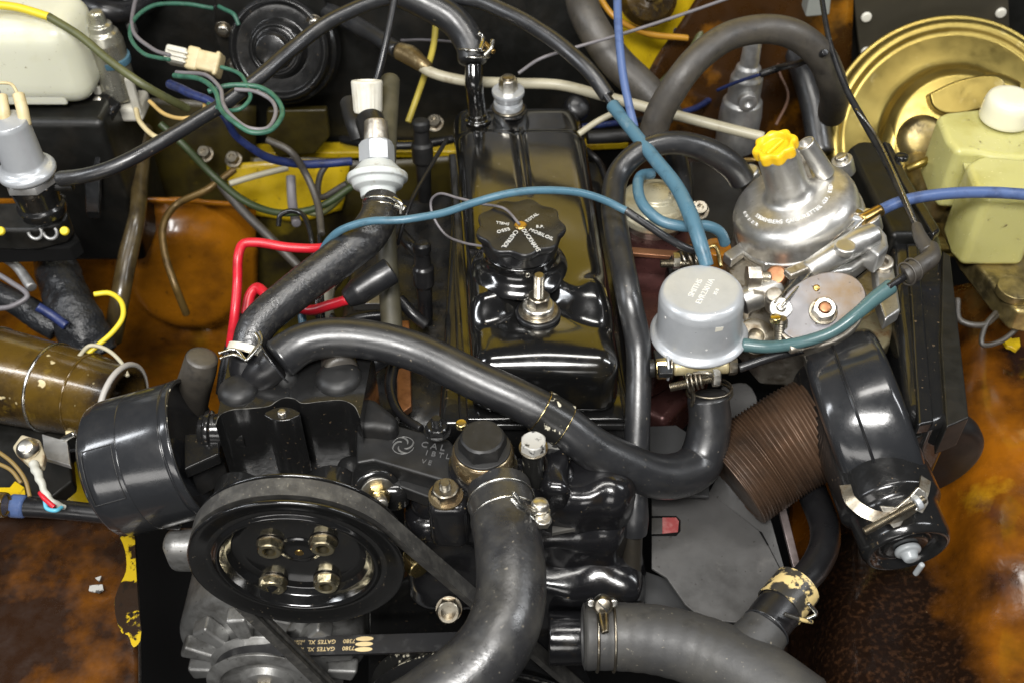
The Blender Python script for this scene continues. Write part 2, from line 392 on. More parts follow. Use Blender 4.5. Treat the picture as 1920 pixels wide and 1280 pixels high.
bottley = M('yellowed_plastic', (.62, .59, .24), .26, sss=.6, trans=.2, var=[((.42, .37, .08), 7, .46, .72), ((.72, .70, .48), 10, .56, .8)], specks=[((.20, .16, .06), 150, .68, .78)], bump=(30, .15, .1))
yel = M('yellow_cap_plastic', (.80, .50, .015), .34, var=[((.70, .36, .01), 60, .5, .8)], sss=.1)
yelw = M('yellow_insulation', (.66, .52, .03), .4)
red = M('red_insulation', (.52, .012, .025), .36, rv=.08, var=[((.26, .008, .012), 70, .5, .75)])
blue = M('light_blue_tube', (.065, .145, .20), .33, rv=.08, var=[((.035, .08, .11), 70, .52, .75), ((.15, .22, .26), 90, .6, .8)], bump=(200, .15, .02))
blued = M('dark_blue_tube', (.018, .030, .11), .38, rv=.08, var=[((.008, .012, .04), 90, .5, .7)], bump=(220, .6, .05))
bluel = M('violet_blue_tube', (.075, .12, .26), .38, rv=.08, var=[((.035, .055, .13), 60, .5, .75), ((.13, .17, .30), 90, .6, .8)])
teal = M('teal_grey_tube', (.06, .12, .125), .30, rv=.06, var=[((.035, .07, .075), 50, .5, .8)])
green = M('green_insulation', (.035, .12, .080), .42, rv=.08, var=[((.015, .05, .035), 80, .48, .72), ((.12, .20, .15), 120, .6, .8)])
olive = M('olive_sleeve', (.085, .090, .035), .42, var=[((.04, .045, .02), 40, .5, .8)])
greyw = M('grey_insulation', (.16, .15, .16), .42, var=[((.09, .085, .085), 60, .5, .8)])
brass = M('brass', (.60, .40, .14), .3, metal=1, var=[((.3, .17, .05), 70, .5, .75)])
copper = M('copper_brown', (.42, .20, .10), .4, metal=.8, var=[((.2, .09, .04), 70, .5, .75)])
maroon = M('maroon_heat_stained_metal', (.085, .035, .032), .30, metal=.5, rv=.1, var=[((.035, .014, .012), 22, .42, .75), ((.19, .11, .10), 30, .6, .8)], bump=(140, .3, .04))
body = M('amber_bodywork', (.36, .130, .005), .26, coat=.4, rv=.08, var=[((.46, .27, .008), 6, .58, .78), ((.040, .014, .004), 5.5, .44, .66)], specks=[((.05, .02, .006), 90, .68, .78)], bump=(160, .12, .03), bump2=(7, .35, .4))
bodyr = M('stained_amber_wing', (.27, .088, .004), .22, coat=.5, rv=.1, var=[((.016, .006, .003), 4.2, .38, .56), ((.48, .25, .010), 9, .60, .78), ((.070, .026, .022), 8, .58, .76)], specks=[((.6, .45, .2), 330, .77, .83)], bump=(200, .25, .04), bump2=(7, .5, .5))
bodyd = M('dark_amber_brown_bodywork', (.020, .008, .003), .30, coat=.3, rv=.12, var=[((.22, .072, .003), 5, .48, .70), ((.006, .004, .003), 8, .50, .68), ((.05, .022, .020), 5, .60, .78)], specks=[((.50, .34, .10), 90, .80, .84)], bump=(260, .3, .03), bump2=(10, .3, .3))
bodyk = M('gritty_brown_underseal', (.014, .006, .003), .38, rv=.14, var=[((.12, .040, .003), 6, .55, .74), ((.06, .028, .012), 60, .56, .75)], specks=[((.55, .42, .22), 150, .75, .80)], bump=(300, .8, .05))
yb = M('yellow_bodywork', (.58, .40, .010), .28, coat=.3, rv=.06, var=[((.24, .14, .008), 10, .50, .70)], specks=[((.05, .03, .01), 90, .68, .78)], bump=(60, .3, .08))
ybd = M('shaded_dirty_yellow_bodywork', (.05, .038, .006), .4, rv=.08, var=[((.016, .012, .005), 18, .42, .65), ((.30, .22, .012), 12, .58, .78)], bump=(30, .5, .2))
grayp = M('grey_heat_shield', (.13, .128, .125), .44, metal=.5, rv=.08, var=[((.05, .048, .045), 9, .52, .75), ((.19, .185, .175), 30, .6, .8)], specks=[((.04, .035, .03), 200, .68, .78)], bump=(500, .25, .01), bump2=(12, .2, .2))
darkm = M('dark_painted_metal', (.007, .007, .006), .42, rv=.1, var=[((.018, .015, .011), 20, .5, .8)], bump=(24, .3, .12))
blackm = M('matt_black', (.004, .004, .004), .9, spec=.15)
duct = M('brown_ribbed_duct', (.105, .062, .038), .38, metal=.5, rv=.08, var=[((.04, .03, .024), 18, .45, .72), ((.15, .12, .09), 50, .6, .8)])
ductg = M('varnished_brown_trunk', (.10, .058, .008), .24, metal=.2, coat=.5, rv=.1, var=[((.022, .014, .007), 12, .42, .62), ((.28, .18, .02), 18, .60, .78)], specks=[((.6, .5, .28), 60, .68, .72)], bump=(60, .3, .06), bump2=(14, .4, .3))
belt = M('belt_fabric', (.040, .039, .037), .45, rv=.08, var=[((.085, .082, .074), 90, .45, .70)], specks=[((.22, .20, .16), 420, .68, .76)], bump=(700, 1., .05))
beltk = M('belt_rubber', (.020, .020, .021), .42, var=[((.05, .05, .05), 80, .55, .75)])
ink = M('cream_printing', (.75, .58, .30), .5)
emb = M('worn_lettering', (.60, .60, .58), .35, metal=.2)
embs = M('stamped_lettering', (.82, .82, .80), .35, metal=.4)
flake = M('flaking_grey_white_paint', (.36, .355, .33), .42, var=[((.03, .03, .03), 130, .53, .60)], bump=(110, .6, .04))
flakek = M('chipped_black_paint', (.014, .014, .013), .28, var=[((.62, .58, .45), 75, .58, .61)], bump=(110, .4, .04))
flakey = M('peeling_yellowed_label', (.03, .028, .024), .35, var=[((.60, .46, .20), 70, .48, .53)], bump=(110, .6, .06))
dkgrey = M('dark_grey_sheet', (.045, .046, .047), .5, metal=.2, rv=.06, bump=(400, .3, .01))
vinyl = M('wrinkled_black_vinyl', (.016, .017, .019), .30, rv=.08, bump=(22, 1., .9), bump2=(60, .6, .3))
rub3 = M('matt_grey_rubber', (.034, .034, .034), .52, rv=.08, spec=.55, var=[((.060, .057, .050), 20, .42, .75), ((.018, .018, .018), 50, .58, .75)], specks=[((.2, .18, .14), 250, .69, .79)], bump=(240, .5, .04))
wornhi = M('worn_and_highlight_paint', (.16, .155, .14), .4, var=[((.01, .01, .01), 60, .42, .58)])  # pale worn paint, also used for painted edge highlights
flky = M('flaking_yellow_over_brown', (.48, .33, .010), .34, coat=.2, var=[((.018, .009, .004), 24, .47, .50, 8), ((.010, .006, .003), 70, .58, .61)], bump=(90, .5, .05))
altm = M('alternator_alloy', (.38, .38, .37), .46, metal=.75, rv=.1, var=[((.10, .095, .085), 35, .46, .75)], specks=[((.05, .04, .03), 260, .68, .78)], bump=(320, .5, .03), bump2=(40, .4, .08))
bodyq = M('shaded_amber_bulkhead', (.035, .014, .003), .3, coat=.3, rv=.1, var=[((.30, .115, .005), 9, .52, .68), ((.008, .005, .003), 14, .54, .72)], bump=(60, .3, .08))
def grit_wing():
    """amber wing paint with a patch of dark gritty underseal of its own outline"""
    m = bodyr.copy(); m.name = 'amber_wing_with_underseal'; nt = m.node_tree; N = nt.nodes; L = nt.links; b = [n for n in N if n.type == 'BSDF_PRINCIPLED'][0]
    g = N.new('ShaderNodeNewGeometry'); c = P(1640, 1190, -26)*.01
    sb = N.new('ShaderNodeVectorMath'); sb.operation = 'SUBTRACT'; L.new(g.outputs['Position'], sb.inputs[0]); sb.inputs[1].default_value = (c.x, c.y, 0)
    dv = N.new('ShaderNodeVectorMath'); dv.operation = 'MULTIPLY'; L.new(sb.outputs[0], dv.inputs[0]); dv.inputs[1].default_value = (1/.085, 1/.19, 0)
    ln = N.new('ShaderNodeVectorMath'); ln.operation = 'LENGTH'; L.new(dv.outputs[0], ln.inputs[0])
    nz = N.new('ShaderNodeTexNoise'); nz.inputs['Scale'].default_value = 16; nz.inputs['Detail'].default_value = 8; L.new(g.outputs['Position'], nz.inputs['Vector'])
    ad = N.new('ShaderNodeMath'); ad.operation = 'MULTIPLY_ADD'; L.new(nz.outputs['Fac'], ad.inputs[0]); ad.inputs[1].default_value = 1.1; L.new(ln.outputs['Value'], ad.inputs[2])
    mr = N.new('ShaderNodeMapRange'); mr.inputs[1].default_value = 1.30; mr.inputs[2].default_value = 1.72; mr.clamp = True; L.new(ad.outputs[0], mr.inputs[0])
    n2 = N.new('ShaderNodeTexNoise'); n2.inputs['Scale'].default_value = 190; n2.inputs['Detail'].default_value = 4; L.new(g.outputs['Position'], n2.inputs['Vector'])
    r2 = N.new('ShaderNodeValToRGB'); L.new(n2.outputs['Fac'], r2.inputs[0]); e = r2.color_ramp.elements
    e[0].position = .50; e[0].color = (.010, .005, .003, 1); e[1].position = .74; e[1].color = (.045, .020, .009, 1); k = e.new(.86); k.color = (.42, .33, .18, 1)
    mx = N.new('ShaderNodeMix'); mx.data_type = 'RGBA'; L.new(mr.outputs[0], mx.inputs[0]); L.new(r2.outputs[0], mx.inputs[6])
    old = b.inputs['Base Color'].links[0].from_socket; L.new(old, mx.inputs[7]); L.new(mx.outputs[2], b.inputs['Base Color'])
    return m
bodyrg = grit_wing()
# ================================================================ THE BAY (setting)
def gridbox(name, x0, x1, y0, y1, z0, z1, mat, kind='structure'):
    o = rbox(name, Vector(((x0+x1)/2, (y0+y1)/2, (z0+z1)/2)), (x1-x0, y1-y0, z1-z0), .4, mat, n=(2, 2, 2)); tag(o, kind=kind); return o
def sm(a, b, x):
    t = max(0, min(1, (x-a)/(b-a))); return t*t*(3-2*t)
gridbox('garage_floor', -300, 300, -300, 300, -95, -90, darkm)
gridbox('gap_shade_sheet', -75, 75, -48, 62, -76, -74, blackm)  # added matt black sheet, stands in for the shade in the gaps
gridbox('firewall', -85, 95, 61, 63, -74, 22, darkm)
bon = prism('bonnet', [Vector((-75, 66, 22)), Vector((75, 66, 22)), Vector((70, 100, 120)), Vector((-70, 100, 120))], Vector((0, 2, .4)), yb, bev=.3); tag(bon, kind='structure')
# footwell wall on the left, with its pressed oval
def wall(rows, *a, **k): return patch(a[0], [[PY(*p) for p in r] for r in rows], *a[1:], **k)
oc = PY(352, 520, 44); oc2 = PY(120, 560, 40)
def emb1(v):
    d = math.hypot((v.x-oc.x)/8.6, (v.z-oc.z)/11.5); e = 2.6*(1-sm(.72, 1.0, d))
    g = .9*math.exp(-((d-1.12)/.07)**2); return v+Vector((0, -e+g, 0))
w1 = wall([[(-160, 372, 26), (60, 372, 36), (210, 372, 42), (340, 376, 45), (480, 385, 47)],
           [(-160, 470, 26), (60, 470, 36), (210, 470, 42), (340, 470, 45), (480, 480, 47)],
           [(-160, 600, 26), (60, 600, 36), (210, 600, 42), (340, 600, 45), (480, 610, 47)],
           [(-160, 740, 30), (60, 740, 38), (210, 740, 43), (340, 740, 46), (480, 740, 48)],
           [(-160, 930, 34), (60, 930, 42), (210, 930, 45), (340, 930, 48), (480, 930, 50)]], 'footwell_panel', body, sub=14, deform=emb1); tag(w1, kind='structure')
lip = hose('panel_seam', [(200, 374, -13), (320, 376, -16), (480, 386, -20)], 5, body, seg=8)
lip.parent = None; tag(lip, kind='structure')
w2 = wall([[(470, 300, 52), (560, 300, 53), (680, 300, 54), (860, 300, 55)], [(450, 420, 50), (560, 420, 50), (680, 420, 52), (860, 420, 54)],
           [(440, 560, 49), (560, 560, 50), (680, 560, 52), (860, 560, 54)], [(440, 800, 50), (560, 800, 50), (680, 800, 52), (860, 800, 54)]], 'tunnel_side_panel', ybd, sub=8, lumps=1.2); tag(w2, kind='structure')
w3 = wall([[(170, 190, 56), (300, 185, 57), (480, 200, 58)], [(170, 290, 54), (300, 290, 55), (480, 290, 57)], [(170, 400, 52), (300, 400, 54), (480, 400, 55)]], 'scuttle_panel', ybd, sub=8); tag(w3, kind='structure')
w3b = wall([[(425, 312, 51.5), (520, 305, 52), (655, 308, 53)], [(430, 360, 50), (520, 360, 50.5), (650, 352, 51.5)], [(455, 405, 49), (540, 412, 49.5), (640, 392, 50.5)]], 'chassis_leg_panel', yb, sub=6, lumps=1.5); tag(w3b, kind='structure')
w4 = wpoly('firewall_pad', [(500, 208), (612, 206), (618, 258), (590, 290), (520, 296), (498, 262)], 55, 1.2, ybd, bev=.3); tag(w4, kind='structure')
# thin bright yellow shelf edge that runs behind the engine
sh = ppoly('firewall_shelf', [(440, 288, -19), (860, 284, -19), (1130, 270, -19), (1330, 262, -19), (1330, 240, -19), (860, 262, -19), (440, 270, -19)], -19, 1.1, yb, bev=.2); tag(sh, kind='structure')
w5 = wall([[(1165, -30, 59), (1250, -30, 59), (1335, -30, 59)], [(1168, 80, 59), (1250, 80, 59), (1330, 80, 59)], [(1210, 150, 58.5), (1250, 160, 58.5), (1300, 160, 58.5)]], 'firewall_recess', yb, sub=6); tag(w5, kind='structure')
w6 = wall([[(1325, -30, 57), (1420, -30, 57), (1500, -30, 57), (1600, -30, 57)], [(1230, 110, 56), (1380, 110, 56), (1480, 110, 56), (1600, 110, 57)],
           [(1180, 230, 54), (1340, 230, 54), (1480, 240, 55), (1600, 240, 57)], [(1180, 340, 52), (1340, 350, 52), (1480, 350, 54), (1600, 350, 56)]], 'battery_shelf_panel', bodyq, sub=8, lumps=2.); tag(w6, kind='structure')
# left front panel, brown, its edge still yellow where the paint has flaked
w7 = patch('front_inner_panel', [[(-90, 955, -20), (60, 960, -20), (180, 962, -20), (244, 966, -20.1), (250, 970, -21), (252, 985, -30)],
                           [(-90, 1080, -20), (60, 1080, -20), (180, 1080, -20), (252, 1080, -20.1), (258, 1083, -21), (260, 1100, -31)],
                           [(-90, 1190, -20), (60, 1190, -20), (180, 1190, -20), (256, 1190, -20.1), (262, 1193, -21), (264, 1212, -31)],
                           [(-90, 1340, -20), (60, 1340, -20), (180, 1340, -20), (256, 1340, -20.1), (262, 1343, -21), (264, 1362, -31)]], bodyd, sub=8, lumps=.15); tag(w7, kind='structure')
w8 = patch('front_inner_panel_end', [[(-90, 955, -21), (60, 960, -20), (180, 962, -20), (250, 972, -21)], [(-90, 950, -30), (60, 955, -30), (180, 957, -30), (256, 968, -30)]], bodyd, sub=5); tag(w8, kind='structure')
w9 = wall([[(60, 838, 10), (130, 840, 10), (215, 848, 11)], [(60, 900, 8), (130, 900, 8), (215, 905, 9)], [(60, 985, 3), (130, 985, 3), (230, 990, 3)]], 'bracket_panel', yb, sub=6, lumps=2.); tag(w9, kind='structure')
# right inner wing
w10 = patch('right_inner_wing', [[(1500, 540, -40), (1640, 540, -30), (1760, 540, -22), (1860, 520, -17), (2080, 500, -14)],
                                 [(1500, 700, -42), (1640, 700, -32), (1760, 700, -23), (1860, 690, -18), (2080, 680, -15)],
                                 [(1480, 860, -42), (1640, 860, -32), (1760, 860, -23.5), (1860, 860, -18.5), (2080, 860, -15)],
                                 [(1480, 1020, -40), (1600, 1020, -28.5), (1755, 1020, -25.5), (1850, 1020, -19.5), (2080, 1020, -16)],
                                 [(1480, 1180, -38), (1600, 1180, -25.5), (1755, 1180, -24.5), (1860, 1180, -21.5), (2080, 1180, -17)],
                                 [(1480, 1340, -38), (1600, 1340, -25), (1755, 1340, -24), (1860, 1340, -21.5), (2080, 1340, -17)]], bodyrg, sub=12, lumps=1.3); tag(w10, kind='structure')
w12 = patch('lower_chassis_rail', [[(1380, 1090, -42), (1470, 1080, -40), (1560, 1060, -38)], [(1400, 1200, -42), (1480, 1200, -40), (1570, 1200, -38)], [(1400, 1360, -42), (1480, 1360, -40), (1570, 1360, -38)]], bodyk, sub=7); tag(w12, kind='structure')
# ================================================================ ENGINE
def xc(y): return 3.2-.063*y
ps = P(1010, 577, -1.2)
eng = thing('engine_block', 'black painted engine block with cast front and cylinder head below the rocker cover', 'engine', Vector((3, 18, -50)))
rbox('crankcase', Vector((3, 20, -36)), (24, 42, 34), 2, cast, eng, n=(6, 8, 6))
rbox('cylinder_head', Vector((2.4, 20.5, -14.6)), (19.5, 44.5, 9.6), .8, gloss2, eng, n=(6, 10, 4))
rbox('exhaust_side', Vector((-10.5, 22, -19)), (9, 40, 9), 1.5, cast, eng, n=(10, 20, 8), deform=lambda v: v+Vector((noise.noise(v*.3), 0, noise.noise(v*.3+Vector((7, 0, 0)))))*1.2)
rbox('block_side', Vector((-16, 24, -32)), (12, 36, 18), 2, cast, eng, n=(6, 10, 8))
rbox('head_flange', Vector((2.5, 20.3, -9.6)), (17.0, 45.5, .9), .3, gloss2, eng, n=(4, 8, 2), deform=lambda v: Vector((v.x-.063*(v.y-10), v.y, v.z)))
def rcd(v):
    y = v.y; x = xc(y)+v.x*(1+.10*y/41); t = max(0, (v.z+9)/9); dx = x-ps.x
    ys = 5.0+3.3*math.exp(-(dx/3.1)**2); s = sm(ys-1.7, ys+1.7, y)
    dz = -1.7*(1-s)
    dz += .35*math.exp(-((v.x)/4.5)**2)*math.exp(-((y-2)/2.5)**2)
    dz -= .7*math.exp(-(((x-xc(y)+.5)/1.1)**2+((y-38.5)/3)**2))          # seat of the rear stud
    if 22 < y < 38: dz += (-.32*math.exp(-((v.x-.2)/.16)**2)-.22*math.exp(-((v.x+.75)/.16)**2))*sm(22, 24, y)*(1-sm(36, 38, y))
    dz += -.35*sm(34.4, 35.6, y)*(1 if abs(v.x) < 9 else 0)
    b = P(1112, 532, 0); dz += .45*math.exp(-((x-b.x)**2+(y-b.y)**2)/1.3)
    dz += .15*math.exp(-(((x-2.9)/4.2)**2+((y-13.6)/4.5)**2)**2)           # swelling below the filler neck
    wid = 1-.03*(1-t)*-1
    return Vector((xc(y)+(x-xc(y))*wid, y-(.35 if y < 2 else 0)*(1-t), v.z+dz*t))
rc = thing('rocker_cover', 'long gloss black pressed steel rocker cover along the top of the engine', 'rocker cover', Vector((3, 20, -9)))
rbox('cover_shell', Vector((0, 20, -4.5)), (14.1, 43, 9), 2.1, gloss, rc, n=(44, 110, 8), deform=rcd, k=6)
rbox('cover_rim', Vector((0, 20, -8.7)), (15.6, 44.6, .5), .22, gloss, rc, n=(8, 14, 2), deform=lambda v: Vector((xc(v.y)+v.x*(1+.10*v.y/41), v.y, v.z)))
cc = P(976, 424, 5.0); q = ppx(cc)
nb = Vector((cc.x, cc.y, -.3))
lathe('filler_neck', [(3.2, 0), (5.1, 0), (4.6, .55), (3.95, 1.0), (3.55, 1.6), (3.45, 2.2), (3.62, 2.35), (3.62, 2.6), (3.4, 2.7), (3.4, 3.2), (.1, 3.2)], nb, Z, gloss, rc, seg=56, f=.25)
a = math.radians(-78)
ring('locking_pin_hole', nb+Vector((math.cos(a)*3.45, math.sin(a)*3.5, 1.9)), Vector((math.cos(a), math.sin(a), .1)), .2, .07, zinc, rc, seg=14)
hose('vent_pipe', [(896, 228, -.4), (892, 190, 2.), (889, 160, 4.2), (888, 120, 6.2)], 17, gloss, rc, seg=20)
pv = P(895, 224, -.2); lathe('vent_pipe_collar', [(.2, 0), (1.7, 0), (1.6, .25), (1.25, .35), (1.2, .9), (.2, .9)], pv, Z, gloss, rc, seg=30)
def studset(base, k, hw, rearw, white):
    f = thing('rocker_cover_stud', *k, base)
    w = f
    if white:
        lathe('rubber_washer', [(.2, 0), (2.3, 0), (2.3, .35), (.2, .35)], base, Z, gloss2, w, f=.12)
        lathe('sealing_washer', [(.2, .35), (1.95, .35), (2.0, .55), (.2, .55)], base, Z, bzinc, w)
        lathe('white_spacer', [(.2, .55), (1.75, .55), (1.75, 1.35), (1.45, 1.4), (1.45, 1.8), (1.75, 1.85), (1.75, 2.3), (1.95, 2.4), (1.95, 2.9), (.2, 2.95)], base, Z, silv, w, seg=36)
        nut(base+Z*2.95, Z, 1.95, 1.5, zinc, w, hole=.8); lathe('cap_end', [(.1, 0), (.7, 0), (.75, .5), (.1, .55)], base+Z*4.2, Z, bzinc, w, seg=20)
    else:
        lathe('rubber_washer', [(.2, 0), (2.15, 0), (2.25, .2), (2.15, .5), (.2, .5)], base, Z, rubd, w, f=.2)
        lathe('sealing_washer', [(.2, .5), (1.95, .5), (1.95, .72), (.2, .72)], base, Z, bzinc, w)
        lathe('cup_washer', [(.2, .72), (1.55, .72), (1.55, 1.35), (1.35, 1.5), (.2, 1.5)], base, Z, zinc, w)
        nut(base+Z*1.5, Z, 2.0, 1.05, bzinc, w, hole=1.1, spin=.3)
        stud(base+Z*1.5, Z, .56, 3.7, bzinc, w, pitch=.17)
    return f
studset(P(1009, 590, -1.55), ('threaded steel stud with hex nut and cup washer on the front of the rocker cover', 'stud'), 0, 0, False)
studset(P(953, 208, -.8), ('steel cap nut on white washers at the rear end of the rocker cover', 'stud'), 0, 0, True)
# filler cap
cap = thing('oil_filler_cap', 'round scalloped black oil filler cap embossed with oil makers names', 'filler cap', nb+Z*2.6)
def lob(v):
    d = Vector((v.x-cc.x, v.y-cc.y)); r = d.length
    if r < 2.8: return v
    a = math.atan2(d.y, d.x); t = sm(2.8, 3.9, r)*sm(cc.z-2.1, cc.z-1.2, v.z); s = 1+.055*t*math.cos(9*a+.5)
    return Vector((cc.x+d.x*s, cc.y+d.y*s, v.z))
lathe('cap_body', [(.3, -2.3), (3.75, -2.3), (3.8, -1.9), (3.85, -1.0), (4.12, -.75), (4.24, -.35), (4.2, -.06), (4.05, .03), (3.85, 0), (3.4, -.05), (2.2, -.02), (1.0, .0), (.1, 0)], cc, Z, plas, cap, seg=144, f=.06, deform=lob, ang=60)
items = []
for wd, deg, r0, sz in (('ESSO', -158, 1.15, .56), ('CASTROL', -117, 1.0, .60), ('DUCKHAMS', -66, .95, .60), ('MOBILOIL', -33, 1.05, .56), ('B.P.', -4, 1.3, .5), ('SHELL', 167, 1.1, .46), ('TOTAL', 48, .95, .5)):
    a = math.radians(deg); u = Vector((math.cos(a), math.sin(a), 0)); L = len(wd)*sz*.60
    if wd in ('ESSO', 'SHELL'): items.append((wd, cc+u*(r0+L/2)+Z*.0, u, Z.cross(u), sz*1.1))
    else: items.append((wd, cc+u*(r0+L/2)+Z*.0, u, Z.cross(u), sz*1.1))
text('embossed_names', items, .045, emb, cap)
lathe('centre_rivet', [(.1, 0), (.62, 0), (.64, .12), (.5, .2), (.1, .16)], cc+Z*.0+Vector((0, .9, 0))*0, Z, brass, cap, seg=24, f=.04)
tt = tube('retaining_wire', [cc+Vector((-.1, 0, .2)), P(945, 391, 5.3), P(905, 383, 5.2), P(860, 372, 4.4), P(822, 364, 3.2), P(808, 378, 2.), P(812, 405, .8), P(835, 440, -.6), P(868, 455, -.4), P(905, 462, .6)], .14, greyw, cap, seg=8)
# ---- front castings on the block
fr = thing('thermostat_housing', 'black cast thermostat housing with gold ringed neck and large black hex plug', 'housing', P(905, 880, -12))
pt = P(905, 842, -2.6)
lathe('housing_body', [(.3, -9), (4.0, -9), (3.6, -5), (3.1, -2.6), (3.2, -2.1), (.3, -2.1)], pt, Z, castg, fr, f=.5)
lathe('neck', [(.3, -2.3), (2.55, -2.3), (2.78, -1.9), (2.85, -1.2), (2.75, -.3), (2.55, .15), (.3, .2)], pt, Z, brnz, fr, f=.3, seg=48)
lathe('plug_flange', [(.2, .15), (2.5, .15), (2.5, .4), (.2, .45)], pt, Z, plasd, fr)
nut(pt+Z*.4, Z, 3.75, 1.5, plasd, fr, spin=.15, name='hex_plug', dome=.0)
e1 = P(865, 800, -1.8); lathe('seal_tab', [(.1, 0), (.5, 0), (.5, .6), (.1, .6)], e1, Z, zincy, fr, seg=16)
rbox('outlet', P(945, 930, -9.5), (8, 7, 6), 2.6, castg, fr)
rbox('housing_foot', P(880, 935, -12), (11, 6, 6), 2., castg, fr)
# nut on its stud, left of the top hose
fs_ = thing('housing_stud', 'gold stained hex nut and washer on the cast boss left of the top hose', 'nut', P(840, 965, -9))
bs = P(836, 930, -5.2)
rbox('boss', bs+Vector((.2, .2, -3.0)), (3.6, 3.4, 6.2), 1.0, castg, fs_, deform=None)
washer(bs, Z, 1.55, .3, brnz, fs_); nut(bs+Z*.3, Z, 2.2, 1.0, bzinc, fs_, hole=1.1, spin=.2); stud(bs+Z*.3, Z, .52, 1.7, bzinc, fs_)
b2 = P(1000, 838, -2.2)
fb = thing('painted_bolt', 'bolt with flaking white paint on its head right of the large hex plug', 'bolt', b2-Z*6)
lathe('sleeve', [(.2, -6), (1.35, -6), (1.35, -5.4), (.95, -5.3), (.95, -.2), (1.0, 0), (.2, 0)], b2, Z, flakek, fb, seg=28)
nut(b2, Z, 2.1, 1.0, flake, fb, spin=.5, name='bolt_head', dome=.1); washer(b2-Z*.15, Z, 1.3, .2, bzinc, fb)
# timing / water pump casting, right of the hose
wp = thing('water_pump_casting', 'lumpy gloss black casting between the top hose and the long vertical pipe', 'casting', P(1100, 1000, -22))
def lump(v): return v+Vector((noise.noise(v*.35), noise.noise(v*.35+Vector((9, 0, 0))), noise.noise(v*.35+Vector((0, 9, 0)))))*.55
rbox('upper_body', P(1092, 925, -11), (9.5, 7, 7), 2.2, castg, wp, n=(16, 12, 12), deform=lump)
rbox('front_body', P(1070, 985, -16), (11, 8, 9), 2.4, castg, wp, n=(18, 12, 12), deform=lump)
rbox('lower_body', P(1080, 1110, -24), (13, 8, 14), 2.4, castg, wp, n=(18, 12, 16), deform=lump)
rbox('side_rib', P(1040, 895, -8), (2.4, 6, 5), .8, castg, wp, n=(6, 8, 8), deform=lump)
for (x, y, z_) in ((1050, 885, -7.5), (1140, 905, -8.5), (1050, 1070, -19.5), (1150, 1150, -20.5)):
    bb = P(x, y, z_); lathe('bolt_boss', [(.1, -3), (1.3, -3), (1.3, 0), (1.1, .2), (.1, .2)], bb, Vector((0, -.2, 1)), castg, wp, seg=28); nut(bb+Z*.2, Vector((0, -.2, 1)), 1.5, .7, gloss2, wp, name='bolt_head', dome=.15)
prism('gasket_line', [P(x, y, -11.5) for x, y in ((1035, 985), (1165, 960), (1170, 972), (1035, 998))], Vector((0, 0, -.5)), M('grey_gasket', (.10, .095, .085), .6), wp, bev=.05)
lathe('inlet_stub', [(.2, -2), (2.6, -2), (2.4, 4), (.2, 4)], P(1068, 1195, -22), R, castg, wp)
rbox('core_plug', P(1118, 1082, -20), (4.6, 2, 4), .5, M('dark_red_primer', (.05, .010, .008), .4, bump=(120, .5, .05)), wp)
rbox('side_body', P(880, 1000, -19), (12, 10, 16), 2.4, castg, wp, n=(12, 10, 12), deform=lump)
gold_f = thing('brass_fitting', 'small gold hex fitting half hidden behind the drive belt', 'fitting', P(772, 1048, -18))
nut(P(772, 1048, -15), Vector((.5, -.8, .2)), 1.9, 1.6, zincy, gold_f)
lathe('stem', [(.1, -2), (.6, -2), (.6, 0), (.1, 0)], P(772, 1048, -15), Vector((.5, -.8, .2)), zincy, gold_f, seg=16)
lb = thing('bracket_bolt', 'zinc hex bolt on the black bracket below the drive belt', 'bolt', P(842, 1140, -18))
pb = P(842, 1140, -16.5); ax = Vector((0, -.75, .66)); washer(pb, ax, 1.25, .2, bzinc, lb); nut(pb+ax*.2, ax, 2.0, 1.1, bzinc, lb, hole=1.35)
br = prism('front_engine_plate', [PY(x, y, -9) for x, y in [(690, 1120), (770, 1080), (900, 1100), (1090, 1130), (1095, 1290), (880, 1300), (690, 1290)]], Vector((0, 1.2, 0)), gloss2, bev=.3); tag(br, 'black pressed plate behind the belts at the front of the engine', 'plate')
# ---- logo bracket
lb_ = thing('pump_bracket', 'black cast bracket with round swirl emblem and raised casting letters', 'bracket', P(770, 860, -10))
bp = [(668, 782), (700, 775), (726, 790), (842, 822), (866, 850), (850, 884), (848, 905), (735, 872), (700, 862), (668, 868)]
ppoly('bracket_plate', bp, -5.6, 3.2, plasd, lb_, bev=.28)
ppoly('lower_web', [(680, 868), (740, 880), (862, 905), (846, 946), (800, 930), (740, 908), (680, 900)], -7.4, 1.6, plasd, lb_, bev=.2)
ppoly('upper_boss', [(668, 735), (705, 745), (748, 778), (742, 806), (700, 800), (668, 800)], -4.0, 3, plasd, lb_, bev=.8)
lg = P(756, 834, -5.58); letg = M('worn_emblem', (.16, .16, .155), .28, metal=.3)
for i in range(4):      # swirl emblem: four crescent blades and an outer ring
    a0 = 90*i+20
    u_ = [lg+Vector((math.cos(math.radians(a0+t*16))*(.42+.10*t), math.sin(math.radians(a0+t*16))*(.42+.10*t), .02)) for t in range(7)]
    vs, fs = sweep([(p, .05+.05*math.sin(math.pi*i_/6)) for i_, p in enumerate(u_)], 6); mk('emblem_blade', vs, fs, letg, lb_)
ring('emblem_ring', lg, Z, 1.02, .04, letg, lb_, 15, 165); ring('emblem_ring', lg, Z, 1.02, .04, letg, lb_, 195, 345)
tl = (R-Y*.22).normalized(); tv = Z.cross(tl)
text('raised_letters', [('C A L', P(812, 836, -5.55), tl, tv, .95), ('1 B T L', P(820, 852, -5.55), tl, tv, .8), ('V E', P(800, 866, -5.55), tl, tv, .7)], .05, M('cast_letter_edge', (.10, .10, .10), .3), lb_)
bq = P(820, 806, -4.2)
nb1 = thing('small_bracket_nut', 'small black nut and stud behind the emblem bracket', 'nut', bq-Z)
